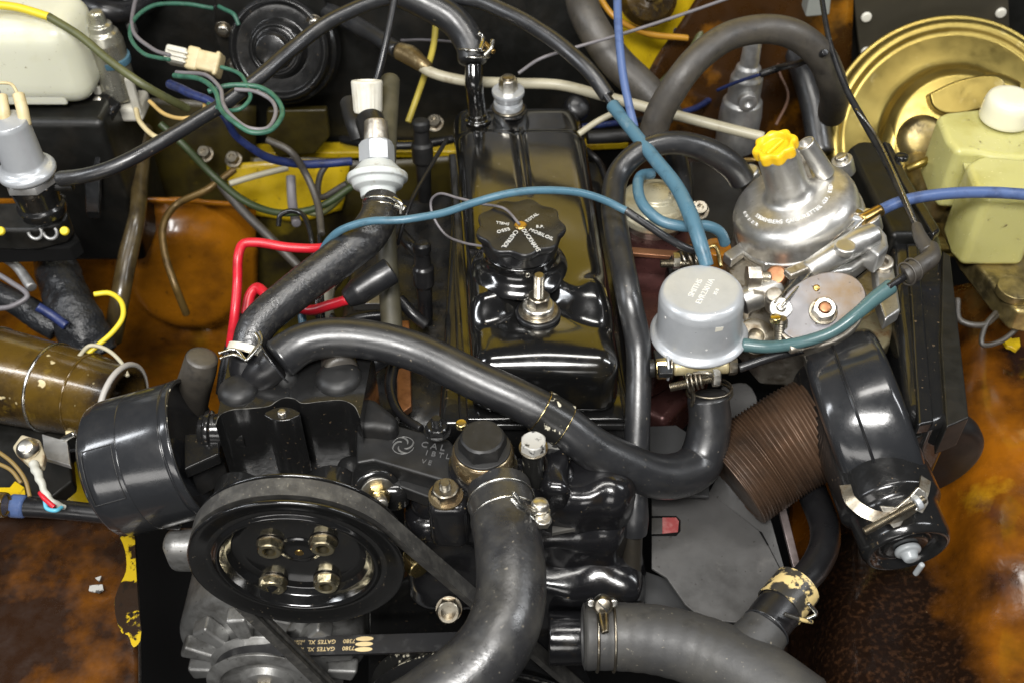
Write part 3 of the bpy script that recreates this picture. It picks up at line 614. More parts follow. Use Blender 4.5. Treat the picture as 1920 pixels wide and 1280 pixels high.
nut(bq, Z, 1.9, .8, gloss2, nb1, hole=1.0); stud(bq, Z, .5, 1.7, gloss2, nb1); washer(bq-Z*.15, Z, 1.25, .15, gloss2, nb1)
# ---- pump body with wavy top
pu = thing('belt_driven_pump', 'black cast pump body with wavy front face above the large pulley', 'pump', P(545, 830, -12))
prof = [(404, 796), (412, 778), (434, 768), (470, 765), (506, 760), (518, 752), (534, 745), (552, 747), (566, 755), (602, 752), (642, 750), (664, 760), (675, 782)]
top = [P(x, y, -2.0) for x, y in prof]; top = [p[0] for p in spline([(p, 0) for p in top], 6)]
base_y = max(p.y for p in top)+6
outl = top+[Vector((top[-1].x+.4, base_y, -2)), Vector((top[0].x-.4, base_y, -2))]
prism('pump_housing', outl, Vector((0, 0, -9.3)), castg if False else gloss2, pu, bev=.22, segs=3)
# flared foot of the housing
foot = [p+Vector((0, -2.6, 0)) for p in top]; foot = [Vector((p.x*1.0, p.y, -10.6)) for p in foot]
prism('pump_foot', foot+[Vector((foot[-1].x+2.2, base_y, -10.6)), Vector((foot[0].x-.8, base_y, -10.6))], Vector((0, 0, -3.5)), gloss2, pu, bev=.7, segs=3)
for (x, y, r) in ((448, 926, 46), (624, 914, 45)):
    c0 = PY(x, y, -10.6); lathe('bearing_boss', [(.3, -1), (r*ppx(c0), -1), (r*ppx(c0), 4.2), (r*ppx(c0)-.3, 4.5), (r*ppx(c0)*.78, 4.5), (r*ppx(c0)*.76, 3.6), (.1, 3.6)], c0, -Y, gloss2, pu, seg=44, f=.2)
for (x, y, r, h) in ((450, 745, 38, 2.5), (637, 722, 44, 3.2), (540, 722, 22, 2.6)):
    c0 = P(x, y, -3); lathe('end_cover', [(.1, -3), (r*ppx(c0), -3), (r*ppx(c0), 1.2), (r*ppx(c0)-.6, 1.8), (.1, 2)], c0, Z, plasd, pu, seg=40, f=.4)
pe = P(530, 776, -2.4); u1 = R
er = [pe+Vector((math.cos(t)*1.45*(1 if abs(math.cos(t)) < .9 else 1.12), math.sin(t)*.85, 0)) for t in [i*math.pi/12 for i in range(24)]]
prism('screw_lug', [p+Vector((0, -.1, .2)) for p in er], Vector((0, 0, -8.2)), gloss2, pu, bev=.12)
screw(pe+Vector((0, -.1, .22)), Z, .42, .3, zinc, pu)
rbox('right_arm', P(700, 905, -9), (7, 5, 3.4), 1.2, gloss2, pu)
ppoly('left_arm', [(345, 812), (410, 815), (412, 850), (345, 880)], -6.4, 1.4, gloss2, pu, bev=.2)
edge = [p+Vector((0, -.03, .03)) for p in top]
vs, fs = sweep([(p, .03) for p in edge], 6); mk('worn_edge_highlight', vs, fs, wornhi, pu)  # pale line of worn paint that doubles as the top edge highlight
edge = [Vector((p.x, p.y-2.63, -10.58)) for p in top]
vs, fs = sweep([(p, .04) for p in edge], 6); mk('worn_edge_highlight', vs, fs, wornhi, pu)  # foot edge: highlight painted in as a pale worn line
lathe('side_port', [(.1, -3), (1.6, -3), (1.6, .2), (1.9, .3), (1.9, .8), (1.5, .9), (1.5, 1.4), (.1, 1.4)], P(404, 806, -6.5), -R, gloss2, pu)
pl2 = P(706, 918, -8); axb = Vector((.25, -.8, .35))
pb2 = thing('pivot_bolt', 'large zinc bolt with washers right above the drive belt, beside the pump', 'bolt', pl2)
lathe('bush', [(.3, -2), (2.2, -2), (2.2, .3), (1.9, .5), (.3, .5)], pl2, axb, gloss2, pb2); washer(pl2+axb.normalized()*.5, axb, 1.6, .25, zinc, pb2)
nut(pl2+axb.normalized()*.75, axb, 1.8, 1.1, zincy, pb2); lathe('bolt_end', [(.1, 0), (.62, 0), (.6, 1.1), (.1, 1.2)], pl2+axb.normalized()*1.8, axb, zinc, pb2, seg=20)
# ---- canister on the left
ca = Vector((.94, .15, .22)).normalized(); cB = P(372, 836, -8.5); cr = 131*ppx(cB); LL = 9.2
cn = thing('plastic_canister', 'glossy black plastic canister lying left of the pump, moulded seam round it', 'canister', cB-ca*5-Z*cr)
lathe('barrel', [(.1, -LL-.3), (cr*.82, -LL-.2), (cr*.97, -LL+.5), (cr*1.0, -LL+1.4), (cr, -5.05), (cr*.992, -5.0), (cr, -4.95), (cr, -.95), (cr*.985, -.9), (cr*.985, -.8), (cr*1.012, -.7), (cr*1.012, -.1), (cr*.99, 0), (cr*.95, 0), (cr*.93, -.7), (cr*.4, -.8), (.1, -.8)], cB, ca, shell, cn, seg=96, f=.12)
ring('chipped_rim', cB-ca*.03, ca, cr*.985, .06, flakek, cn, seg=90)
cu_, cv_, cw_ = frame(ca)
def cpt(ang, h, rr=1.003): return cB+ca*h+(cu_*math.cos(ang)+cv_*math.sin(ang))*cr*rr
tocam = (CAM-cB); a_c = math.atan2(tocam.dot(cv_), tocam.dot(cu_))
for (A, B_) in (((-.35, -8.3), (-.35, -5.4)), ((.42, -8.3), (.42, -5.4))):
    tube('moulded_panel_edge', [cpt(a_c+A[0], A[1]+(B_[1]-A[1])*t/6) for t in range(7)], .05, plasd, cn, seg=6)
for h in (-8.3, -5.4):
    tube('moulded_panel_edge', [cpt(a_c-.35+.77*t/10, h) for t in range(11)], .05, plasd, cn, seg=6)
ppoly('end_bracket', [(352, 812), (412, 812), (412, 838), (352, 870)], -6.5, 5, plasd, cn, bev=.15)
lathe('spigot', [(.1, 0), (1.0, 0), (1.0, 1.2), (.1, 1.3)], P(385, 800, -6), ca, plasd, cn, seg=20)
hose('pipe_stub', [(352, 775, -11, 34), (362, 730, -7, 33), (374, 690, -3.5, 32), (379, 668, -2, 30)], 32, rubb, label='short thick brown rubber pipe standing behind the black canister', cat='hose', seg=22)
# ---- large pulley
pc = P(556, 1064, -9.5); pr = 202*ppx(pc)
pu1 = thing('large_pulley', 'large black dished pulley held by four hex bolts', 'pulley', pc-Z*pr)
s = pr/9.3
prof = [(.3, 3.6), (pr*.80, 3.6), (pr*.93, 3.4), (pr*.985, 3.2), (pr*.985, 3.0), (pr*.86, 2.2), (pr*.86, 1.6), (pr*.985, .5), (pr*1.0, .35), (pr*1.0, .1), (pr*.985, 0), (pr*.93, .12), (pr*.83, .45), (pr*.78, .42), (pr*.755, .12), (pr*.73, .08), (pr*.71, .3), (pr*.68, 1.2), (pr*.63, 1.75), (pr*.56, 1.95), (pr*.2, 1.95), (pr*.17, 1.75), (pr*.11, 1.6), (.1, 1.6)]
prof = [(r, -h) for r, h in prof][::-1]
lathe('pulley_disc', prof, pc, -Y, gloss, pu1, seg=120, f=.1, ang=50)
ring('hub_rim', pc+Y*1.72, -Y, 1.05*s, .09, bzinc, pu1); lathe('hub_centre', [(.1, 0), (.42, 0), (.4, .12), (.1, .12)], pc+Y*1.65, -Y, brass, pu1, seg=20)
for (x, y) in ((505, 1035), (605, 1030), (512, 1104), (611, 1101)):
    b = PY(x, y-2, pc.y+1.1); b.y = pc.y+1.93
    washer(b, -Y, 1.28, .18, bzinc, pu1); nut(b-Y*.18, -Y, 2.1, .75, M('brassy_zinc', (.78, .70, .48), .30, metal=1, rv=.08, var=[((.45, .36, .18), 90, .52, .75)]) if 'brassy_zinc' not in MT else MT['brassy_zinc'], pu1, hole=1.25, spin=random.random(), name='pulley_bolt')
# ---- belts
def beltpath(circs, y, n=40):
    """convex loop round circles [(x,z,r)]"""
    pts = []
    for (x, z, r) in circs:
        for k in range(180): a = 2*math.pi*k/180; pts.append((x+r*math.cos(a), z+r*math.sin(a)))
    pts = sorted(set((round(a, 4), round(b, 4)) for a, b in pts))
    def half(pp):
        h = []
        for p in pp:
            while len(h) > 1 and (h[-1][0]-h[-2][0])*(p[1]-h[-2][1])-(h[-1][1]-h[-2][1])*(p[0]-h[-2][0]) <= 0: h.pop()
            h.append(p)
        return h
    H = half(pts)[:-1]+half(pts[::-1])[:-1]; out = []
    for i in range(len(H)):
        a, b = Vector(H[i]), Vector(H[(i+1) % len(H)]); L = (b-a).length; m = max(1, int(L/.6))
        for k in range(m): p = a.lerp(b, k/m); out.append(Vector((p.x, y, p.y)))
    return out
def beltmesh(name, path, w, th, mat, parent=None, ribs=0):
    n = len(path); vs = []; fs = []; sec = [(-w/2, 0), (w/2, 0), (w/2*.72, -th), (w/2*.3, -th), (w/2*.15, -th*.7), (-w/2*.15, -th*.7), (-w/2*.3, -th), (-w/2*.72, -th)]; m = len(sec)
    cen = sum(path, Vector((0, 0, 0)))/n
    for i in range(n):
        t = (path[(i+1) % n]-path[i-1]).normalized(); nn = Y.cross(t); nn = nn if nn.dot(path[i]-cen) > 0 else -nn
        for (a, b) in sec: vs.append(path[i]+Y*a+nn*b)
    for i in range(n):
        for k in range(m): fs.append((i*m+k, i*m+(k+1) % m, ((i+1) % n)*m+(k+1) % m, ((i+1) % n)*m+k))
    return mk(name, vs, fs, mat, parent, 30)
by = pc.y+1.75
crk = PY(898, 1342, by); c1 = (pc.x, pc.z, pr*1.0); c2 = (crk.x, crk.z, 12.8)
b1 = beltmesh('drive_belt', beltpath([c1, c2], by), 1.75, .9, belt); tag(b1, 'wide dusty grey drive belt wrapped over the large dished pulley', 'drive belt')
by2 = by+3.4
alt = PY(503, 1262, by2); wpc = PY(900, 1306, by2); r_w = 12.6
b2m = beltmesh('alternator_belt', beltpath([(alt.x, alt.z, 98*ppx(alt)), (wpc.x, wpc.z, r_w)], by2), 2.2, .9, beltk); tag(b2m, 'black fan belt printed with cream lettering between alternator and crank pulley', 'drive belt')
# lettering on the outside of its upper run
pth = beltpath([(alt.x, alt.z, 98*ppx(alt)), (wpc.x, wpc.z, r_w)], by2)
A_ = PY(475, 1212, by2); B_ = PY(860, 1160, by2)
ups = sorted([p for p in pth if alt.x < p.x < wpc.x and p.z > (alt.z+wpc.z)/2+2], key=lambda p: p.x)
p0, p1 = ups[4], ups[-4]; td = (p1-p0).normalized(); nn = Y.cross(td); nn = nn if nn.z > 0 else -nn
def onbelt(px):   # point on the run under a photograph column
    best = min(range(200), key=lambda i: abs(960+2000*((p0+(p1-p0)*i/199-CAM).x)/((p0+(p1-p0)*i/199-CAM).dot(F))-px)); return p0+(p1-p0)*best/199
it = []
for (sx, px, sz, dy) in (('7380', 632, .66, -.42), ('GATES', 590, .66, -.42), ('XL', 562, .66, -.42), ('7380', 632, .66, .42), ('GATES', 590, .66, .42), ('XL', 562, .66, .42), ('MADE IN', 537, .34, -.58), ('U.S.A.', 537, .34, -.26), ('MADE IN', 537, .34, .26), ('U.S.A.', 537, .34, .58), ('1', 516, .8, 0)):
    it.append((sx, onbelt(px+22)+nn*.02+Y*(-dy), -td, -Y, sz))
text('belt_printing', it, .012, ink, b2m)
for k in (-.62, 0, .62):
    cpt_ = onbelt(682)+nn*.03+Y*k; uu = td
    prism('printed_badge', [cpt_+td*math.cos(t)*.95+Y*math.sin(t)*.27 for t in [i*math.pi/10 for i in range(20)]], nn*.01, ink, b2m, bev=0)
# crank / fan pulley
fp = thing('fan_pulley', 'black pulley with rusty chipped rim at the bottom edge behind the top hose', 'pulley', wpc-Z*r_w)
def rimprof(R0): return [(r, -h) for r, h in [(.3, 2.4), (R0*.96, 2.4), (R0, 2.2), (R0*.93, 1.2), (R0, .2), (R0*.99, 0), (R0*.93, .1), (R0*.86, .5), (R0*.8, .35), (R0*.74, .8), (R0*.66, .6), (R0*.58, 1.4), (R0*.3, 1.6), (.1, 1.6)]][::-1]
lathe('rear_disc', rimprof(r_w*.99), wpc-Y*1.1, -Y, flakek, fp, seg=100, f=.1)
lathe('front_disc', rimprof(12.6), Vector((crk.x, by-1.2, crk.z)), -Y, gloss2, fp, seg=90, f=.1)
fcx = Vector((crk.x, by-1.2, crk.z))
ring('highlight_rim', fcx-Y*.1, -Y, 12.35, .12, wornhi, fp, seg=90); ring('inner_rim', fcx+Y*.25, -Y, 10.6, .16, gloss, fp, seg=90); ring('inner_rim', fcx+Y*.3, -Y, 9.2, .16, gloss, fp, seg=90)  # rings added for highlights on the black disc, the outer one painted pale
ring('rusty_rim', wpc-Y*1.15, -Y, r_w*.985, .09, M('rusty_edge', (.30, .12, .05), .6, var=[((.03, .02, .015), 60, .45, .6)]), fp, seg=90)
# alternator
an = thing('alternator', 'grey alloy alternator with finned case below the large pulley', 'alternator', alt-Z*10)
ar = 178*ppx(alt)
lathe('case', [(.3, -1), (ar*.62, -1), (ar*.66, 0), (ar*.97, .6), (ar, 1.2), (ar, 9), (ar*.9, 10), (.3, 10)], alt+Y*3.0, Y, altm, an, seg=80, f=.3)
for k in range(12):
    a = math.radians(15+30*k); u_ = Vector((math.cos(a), 0, math.sin(a))); v_ = Vector((-math.sin(a), 0, math.cos(a)))
    w_ = 1.25
    pts = [alt+u_*ar*.56-v_*w_*.55+Y*2.6, alt+u_*ar*.9-v_*w_*1.15+Y*2.9, alt+u_*ar*.93+v_*w_*.7+Y*2.9, alt+u_*ar*.56+v_*w_*.6+Y*2.6]
    prism('vent_fin', pts, Vector((0, -1.9, 0)), altm, an, bev=.35)
ar2 = 98*ppx(alt)
lathe('belt_pulley', [(r, -h) for r, h in [(.3, 2.6), (ar2, 2.6), (ar2*1.12, 2.3), (ar2*1.12, 2.1), (ar2*.9, 1.2), (ar2*1.12, .1), (ar2*1.12, 0), (ar2*1.0, -.2), (ar2*.86, -.3), (ar2*.82, .2), (ar2*.5, .6), (ar2*.46, -.2), (ar2*.3, -.3), (.1, -.3)]][::-1], alt-Y*1.3, -Y, altm, an, seg=70)
nut(alt-Y*1.5, -Y, 2.4, 1.4, bzinc, an, hole=1.2)
for (x, y, w) in ((350, 1045, 5), ):
    rbox('mounting_ear', PY(352, 1030, by2+3), (4.2, 3, 4.8), 1.2, altm, an)
# ================================================================ CARBURETTOR
ax_ = Vector((-.40, 0, .92)).normalized()
cD = P(1496, 412, 0); cR = 118*ppx(cD)
cb = thing('carburettor', 'aluminium side draught carburettor with domed chamber and throttle linkage', 'carburettor', cD-Z*10)
cu1, cv1, cw1 = frame(ax_)
lathe('dome', [(.2, -.6), (cR, -.6), (cR*1.02, -.3), (cR*1.02, 0), (cR*.985, .1), (cR*.985, 1.2), (cR*.975, 2.0), (cR*.92, 2.75), (cR*.82, 3.25), (cR*.68, 3.55), (cR*.52, 3.7), (2.8, 3.85), (2.4, 4.15), (2.15, 4.8), (2.08, 7), (2.0, 9.4), (1.9, 9.6), (.2, 9.6)], cD, ax_, alu, cb, seg=96, f=.4, ang=60)
lathe('flange', [(.2, -2.2), (cR*1.0, -2.2), (cR*1.03, -1.9), (cR*1.03, -.65), (cR*.9, -.6)], cD, ax_, alud, cb, seg=80)
def onc(x, y, h):      # point at height h above the flange plane, under a photograph pixel
    d = ray(x, y); o = cD+ax_*h; return CAM+d*((o-CAM).dot(ax_)/d.dot(ax_))
for (x, y) in ((1419, 456), (1404, 322), (1578, 298), (1628, 404)):
    p = onc(x, y, .6); lathe('screw_boss', [(.1, -2), (1.15, -2), (1.15, -.1), (.1, -.1)], p, ax_, alu, cb, seg=24)
    screw(p-ax_*.1, ax_, .72, .55, zinc, cb, spin=random.random()*3)
p = onc(1404, 330, .3); lathe('vent_boss', [(.1, -2), (1.35, -2), (1.3, .6), (1.1, .8), (.1, .8)], p, ax_, alu, cb, seg=28)
vtop = cD+ax_*8.6+cu1*0
pv1 = onc(1546, 322, 4.0); pv2 = onc(1512, 272, 7.8)
hose('vent_tube', [pv1-(pv2-pv1)*.1, pv1.lerp(pv2, .5), pv2+(pv2-pv1)*.08], 18, alu, cb, seg=22, open_end=True)
rbox('vent_web', (pv1+pv2)/2+Vector((-1.3, 0, -1)), (1.6, .8, 4.5), .35, alud, cb, rot=(cu1, cv1, cw1))
# damper cap
cy = cD+ax_*9.2; kc = thing('damper_cap', 'yellow plastic lobed cap on the neck of the carburettor', 'cap', cy)
def lob8(v):
    d = v-cy; h = d.dot(ax_); rr = d-ax_*h; r = rr.length
    if r < 1.4: return v
    a = math.atan2(rr.dot(cv1), rr.dot(cu1)); s = 1+.075*math.cos(8*a)*sm(1.5, 1.95, r); return cy+ax_*h+rr*s
lathe('cap_shell', [(.2, 0), (2.0, 0), (2.12, .2), (2.16, 1.05), (2.0, 1.35), (1.7, 1.4), (1.5, 1.2), (1.35, .8), (.8, .65), (.1, .65)], cy, ax_, yel, kc, seg=96, f=.12, deform=lob8, ang=60)
rbox('screwdriver_bar', cy+ax_*.85, (2.4, .4, .45), .2, yel, kc, rot=(cu1*.8+cv1*.6, cv1*.8-cu1*.6, ax_))
it = []
cur = 0; S = 'STROMBERG CARBURETTER CO. LTD'
for i, ch in enumerate(S):
    a = math.radians(-158+i*5.3); w = Vector((math.cos(a), math.sin(a), 0)); u = Vector((-math.sin(a), math.cos(a), 0))
    w = (w-ax_*w.dot(ax_)).normalized(); u = ax_.cross(w); r = cR*.62
    it.append((ch, cD+ax_*3.66+w*r, (u-ax_*0).normalized(), (-w+ax_*.33).normalized(), .62))
for i, ch in enumerate('45/73'):
    a = math.radians(-176+i*7); w = Vector((math.cos(a), math.sin(a), 0)); w = (w-ax_*w.dot(ax_)).normalized(); u = ax_.cross(w)
    it.append((ch, cD+ax_*3.52+w*cR*.74, u, (-w+ax_*.33).normalized(), .5))
text('embossed_maker_name', it, .06, embs, cb)
# body below the dome
ppoly('upper_body', [(1375, 425), (1400, 468), (1440, 495), (1520, 500), (1580, 480), (1625, 430), (1560, 380), (1420, 380)], -2.2, 5, alud, cb, bev=.5, smoothn=3)
ppoly('body_casting', [(1380, 470), (1420, 520), (1520, 540), (1600, 520), (1650, 480), (1660, 600), (1600, 660), (1440, 650), (1390, 590)], -6, 6, alud, cb, bev=.8)
ppoly('cover_flange', [(1425, 470), (1500, 492), (1560, 478), (1590, 448), (1590, 466), (1560, 500), (1500, 512), (1432, 494)], -1.6, 1.2, alu, cb, bev=.25)
p = P(1489, 487, -1.2); ax2 = Vector((-.1, -.75, .65)); lathe('plug', [(.1, -1), (1.3, -1), (1.3, .6), (1.05, .8), (.7, .8), (.65, .4), (.1, .4)], p, ax2, alu, cb, seg=30); screw(p+ax2*.45, ax2, .5, .5, zinc, cb)
p = P(1522, 474, -1.2); lathe('plug', [(.1, -1), (1.2, -1), (1.2, .5), (1.0, .7), (.6, .7), (.6, .1), (.1, .1)], p, ax2, alud, cb, seg=30)
ppoly('manifold_adaptor', [(1352, 478), (1388, 462), (1415, 478), (1432, 520), (1415, 560), (1388, 566), (1372, 520)], -3.6, 4, alud, cb, bev=.35)
ppoly('adaptor_arm', [(1356, 474), (1408, 440), (1420, 452), (1372, 488)], -2.2, 1.2, alu, cb, bev=.2)
px_ = P(1400, 520, -1.6); nut(px_, R, 2.2, 1.4, zinc, cb, spin=.4); stud(px_+R*1.3, R, .6, 1.2, zinc, cb); nut(px_+Vector((.5, -1.2, -1.4)), R, 1.9, 1.2, alud, cb)
lathe('cross_tube', [(.1, -3), (1.35, -3), (1.35, 1.2), (1.15, 1.3), (.1, 1.3)], P(1440, 546, -3), Vector((.85, .3, .2)), alu, cb, seg=28)
lathe('copper_screw', [(.1, -1.5), (.9, -1.5), (1.1, -.4), (1.1, .3), (.9, .55), (.1, .55)], P(1456, 518, -1.6), Vector((-.35, -.5, .75)), copper, cb, seg=24)
lathe('idle_screw', [(.1, -2), (1.0, -2), (1.0, 0), (.8, .2), (.8, .5), (.1, .5)], P(1452, 556, -1.5), Vector((-.2, -.3, .9)), alud, cb, seg=24)
ppoly('choke_cam', [(1480, 520), (1500, 490), (1540, 470), (1590, 462), (1580, 500), (1520, 530), (1480, 560)], -.8, .8, dkgrey, cb, bev=.1, smoothn=3)
# throttle disc
tc = P(1540, 577, .8); tn = Vector((-.10, -.42, .90)).normalized(); q = ppx(tc)
def onpl(x, y, o, n):
    d = ray(x, y); return CAM+d*((o-CAM).dot(n)/d.dot(n))
def oval(cx, cy, a, b, rot, n=48, fl=0):
    out = []
    for i in range(n):
        t = 2*math.pi*i/n; r = 1.0
        X = a*math.cos(t); Yy = b*math.sin(t); out.append((cx+X*math.cos(rot)-Yy*math.sin(rot), cy+X*math.sin(rot)+Yy*math.cos(rot)))
    return out
rotd = math.radians(-24)
prism('disc_rim', [onpl(x, y, tc-tn*.3, tn) for x, y in oval(1541, 582, 90, 64, rotd)], -tn*2.6, alud, cb, bev=.2)
prism('throttle_disc', [onpl(x, y, tc, tn) for x, y in oval(1541, 575, 87, 61, rotd)], -tn*.45, M('discoloured_disc', (.20, .195, .20), .42, metal=.75, rv=.1, var=[((.20, .13, .06), 14, .50, .72), ((.30, .30, .36), 20, .52, .8)], specks=[((.05, .04, .03), 200, .68, .76)], bump=(200, .2, .02)), cb, bev=.14, segs=3)
p = onpl(1543, 585, tc, tn); washer(p, tn, 1.35, .2, bzinc, cb); nut(p+tn*.2, tn, 2.1, .95, zinc, cb, hole=1.3); lathe('spindle_end', [(.1, 0), (.58, 0), (.55, 1.3), (.1, 1.35)], p, tn, copper, cb, seg=20)
p = onpl(1531, 540, tc, tn); lathe('disc_pin', [(.1, -.2), (.36, -.2), (.34, .12), (.1, .14)], p, tn, brass, cb, seg=16)
p = onpl(1464, 578, tc, tn); lathe('cable_ear', [(.35, -.3), (1.1, -.3), (1.1, .15), (.35, .15)], p, tn, alu, cb, seg=30); screw(p, tn, .48, .5, zinc, cb)
stud(P(1462, 645, -2.6), Vector((-.1, .1, 1)), .62, 3.2, bzinc, cb, pitch=.28, name='return_spring')
lathe('spring_cap', [(.1, 0), (.55, 0), (.55, .6), (.1, .65)], P(1454, 603, .2), Vector((-.1, .1, 1)), zincy, cb, seg=20)
p = P(1418, 630, -2.5); lathe('lower_eye', [(.6, -1), (1.9, -1), (1.9, 0), (.75, .1), (.7, -.8)], p, Vector((0, -.4, .9)), bzinc, cb, seg=32)
hose('link_rod', [(1385, 690, -4), (1450, 668, -3.), (1510, 652, -2.5), (1560, 630, -2)], 9, plas, cb, seg=12)
hose('lower_bar', [(1480, 655, -1.2), (1545, 636, -1.), (1610, 590, -.8)], 9, alud, cb, seg=12)
ppoly('lever_body', [(1500, 500), (1540, 486), (1575, 450), (1612, 410), (1640, 440), (1655, 462), (1600, 505), (1560, 512)], 1.0, 2.2, alu, cb, bev=.5)
hose('cable_barrel', [(1512, 510, 1.2, 20), (1560, 482, 2.0, 24), (1612, 452, 2.8, 25), (1640, 438, 3.0, 22)], 24, alu, cb, seg=26)
rbox('cable_saddle', P(1500, 505, 1.6), (3.4, 1.2, .8), .25, alud, cb, rot=((R*.85+Y*.5).normalized(), (Y*.85-R*.5).normalized(), Z))
p = P(1585, 465, 3.4); lathe('lever_boss', [(.1, -.4), (1.1, -.4), (1.05, .25), (.9, .35), (.1, .3)], p, Z, alu, cb, seg=28)
ppoly('cable_clamp', [(1590, 396), (1612, 384), (1640, 410), (1664, 440), (1668, 462), (1648, 480), (1620, 458), (1600, 430)], 2.6, 2.6, alug, cb, bev=.35)
p = P(1606, 408, 2.9); lathe('clamp_lug', [(.1, -.5), (1.0, -.5), (1.0, .5), (.1, .6)], p, Z, silv, cb, seg=24); screw(p+Z*.5, Z, .5, .3, bzinc, cb)
hose('inner_cable', [(1628, 404, 3.6), (1540, 490, 1.9), (1466, 574, 1.3)], 2.4, wire, cb, seg=8)
hose('inner_cable', [(1618, 400, 3.4), (1530, 482, 1.7), (1452, 568, .9)], 2.0, bzinc, cb, seg=8)
p = P(1655, 498, 0); ppoly('right_lug', [(1638, 488), (1655, 478), (1674, 488), (1684, 540), (1690, 580), (1660, 600), (1646, 560)], -.4, 1.6, alu, cb, bev=.3)
lathe('lug_eye', [(.45, -.2), (1.05, -.2), (1.05, .5), (.9, .6), (.5, .6), (.45, -.1)], P(1655, 497, -.2), Vector((-.2, -.2, .95)), alud, cb, seg=28)
ppoly('stained_bracket', [(1590, 610), (1640, 580), (1680, 590), (1670, 640), (1620, 690), (1590, 680)], -4, 2, M('fuel_stained_alloy', (.38, .33, .20), .4, metal=.7, var=[((.20, .09, .03), 50, .5, .68), ((.5, .42, .08), 35, .6, .75)], bump=(150, .5, .04)), cb, bev=.4)
rbox('fuel_bowl', P(1500, 590, -11), (11, 8, 5), 1.5, alud, cb)
hose('brass_bracket_strip', [(1322, 470, -1.5), (1340, 462, -1.2), (1352, 500, -2)], 4, zincy, cb, seg=8)
lathe('amber_part', [(.1, 0), (1.5, 0), (1.5, 2.2), (.1, 2.2)], P(1340, 492, -5), Z, M('amber_varnish', (.35, .13, .01), .25, coat=.5, bump=(150, .5, .05)), cb, seg=20)
bc = hose('choke_cable', [(1648, 396, 3.4), (1690, 378, 3.6), (1760, 365, 3.8), (1850, 361, 4), (1960, 368, 4)], 11, bluel, label='violet blue sleeved cable from the carburettor to the right edge', cat='cable')
hose('brass_ferrule', [(1614, 414, 3.1), (1652, 394, 3.4)], 12, brass, bc, seg=16)
# ================================================================ GREY VALVE CAN
cE = P(1316, 543, 3.0); axe = Vector((-.07, .0, 1)).normalized(); q = ppx(cE); ER = 81*q
ev = thing('vacuum_valve', 'silver grey painted round valve can stamped with lettering, between engine and carburettor', 'valve', cE-Z*6)
lathe('can', [(.2, -6.0), (ER*1.0, -6.0), (ER*1.16, -5.85), (ER*1.18, -5.6), (ER*1.13, -5.35), (ER*1.03, -5.1), (ER*1.0, -4.6), (ER*.99, -1.1), (ER*.985, -1.0), (ER*.985, -.95), (ER*.955, -.4), (ER*.88, -.08), (ER*.8, 0), (.1, .03)], cE, axe, silv, ev, seg=96, f=.14, ang=60)
lathe('dark_base', [(.1, -6.6), (ER*.9, -6.6), (ER*1.04, -6.3), (ER*1.08, -6.02), (.1, -6.0)], cE, axe, dkgrey, ev, seg=64)
u = Vector((math.cos(math.radians(62)), math.sin(math.radians(62)), 0)); u = (u-axe*u.dot(axe)).normalized(); v = axe.cross(u); o = cE+axe*.035
text('stamped_text', [('SMITHS', o-u*.05+v*.62, u, v, .80), ('EVR2301/A', o-u*.1-v*.38, u, v, .80), ('35 8', o+u*.2-v*1.35, u, v, .5)], .02, embs, ev)
p = cE+axe*(-1.5); dcm = (CAM-p); dcm -= axe*dcm.dot(axe); dcm.normalize(); d2 = Quaternion(axe, math.radians(27)) @ dcm; s2 = axe.cross(d2)
prism('paint_patch', [p+d2*ER*.99+s2*a+axe*b for a, b in ((-.4, -.25), (.35, -.3), (.45, .1), (-.35, .3))], d2*.03, whitep, ev, bev=0)
for ang, hh, r_ in ((-52, -1.6, .16), (12, -4.0, .16), (-8, -4.4, .1), (40, -3.2, .07)):
    d2 = Quaternion(axe, math.radians(ang)) @ dcm; lathe('paint_chip', [(.01, 0), (r_, 0), (r_*.6, .04), (.01, .05)], cE+axe*hh+d2*ER*.992, d2, embs, ev, seg=12, f=0)
bx = PY(1262, 688, .3); bx2 = PY(1366, 684, .3)
va = thing('valve_mounting_bolt', 'horizontal cream spacer on a bolt with zinc nuts under the grey valve can', 'bolt', bx)
hose('spacer', [bx, bx.lerp(bx2, .5), bx2], 16, M('cream_gold_spacer', (.52, .46, .28), .38, metal=.4, var=[((.35, .27, .12), 60, .5, .75)]), va, seg=28)
bd = (bx2-bx).normalized()
washer(bx-bd*.1, -bd, 1.15, .2, bzinc, va); washer(bx-bd*.45, -bd, 1.3, .2, silv, va); nut(bx-bd*.7, -bd, 1.9, 1.0, zincy, va, spin=.3); washer(bx-bd*1.8, -bd, .9, .5, darkm, va)
nut(bx2+bd*.0, bd, 1.75, .8, bzinc, va); ppoly('bracket_tab', [(1225, 655), (1262, 662), (1262, 700), (1236, 700)], -3, .6, gloss2, va, bev=.1)
# spring clamp under the valve
cl0 = PY(1318, 722, -.2); hp = thing('spring_clamp', 'coiled wire clamp with threaded screw on the hose below the grey valve', 'hose clamp', cl0)
ring('wire_loop', PY(1330, 735, 0), Vector((.05, -.35, -1)), 2.2, .13, bzinc, hp); ring('wire_loop', PY(1330, 726, 0), Vector((.05, -.35, -1)), 2.15, .13, bzinc, hp)
stud(PY(1256, 726, -1.8), (PY(1345, 706, -1.8)-PY(1256, 726, -1.8)), .42, 4.2, bzinc, hp, pitch=.16); nut(PY(1336, 708, -1.8), R, 1.5, .7, zinc, hp, dome=.2)
for i in range(4): ring('wire_coil', PY(1290+i*8, 717-i*2, -1.8), R+Z*.3, .75, .12, bzinc, hp, seg=24)
hose('wire_tail', [PY(1290, 700, -1.8), PY(1300, 745, -2), PY(1296, 760, -2)], 4, bzinc, hp, seg=8); hose('wire_tail', [PY(1300, 700, -1.5), PY(1330, 700, -2), PY(1345, 722, -2)], 4, bzinc, hp, seg=8)
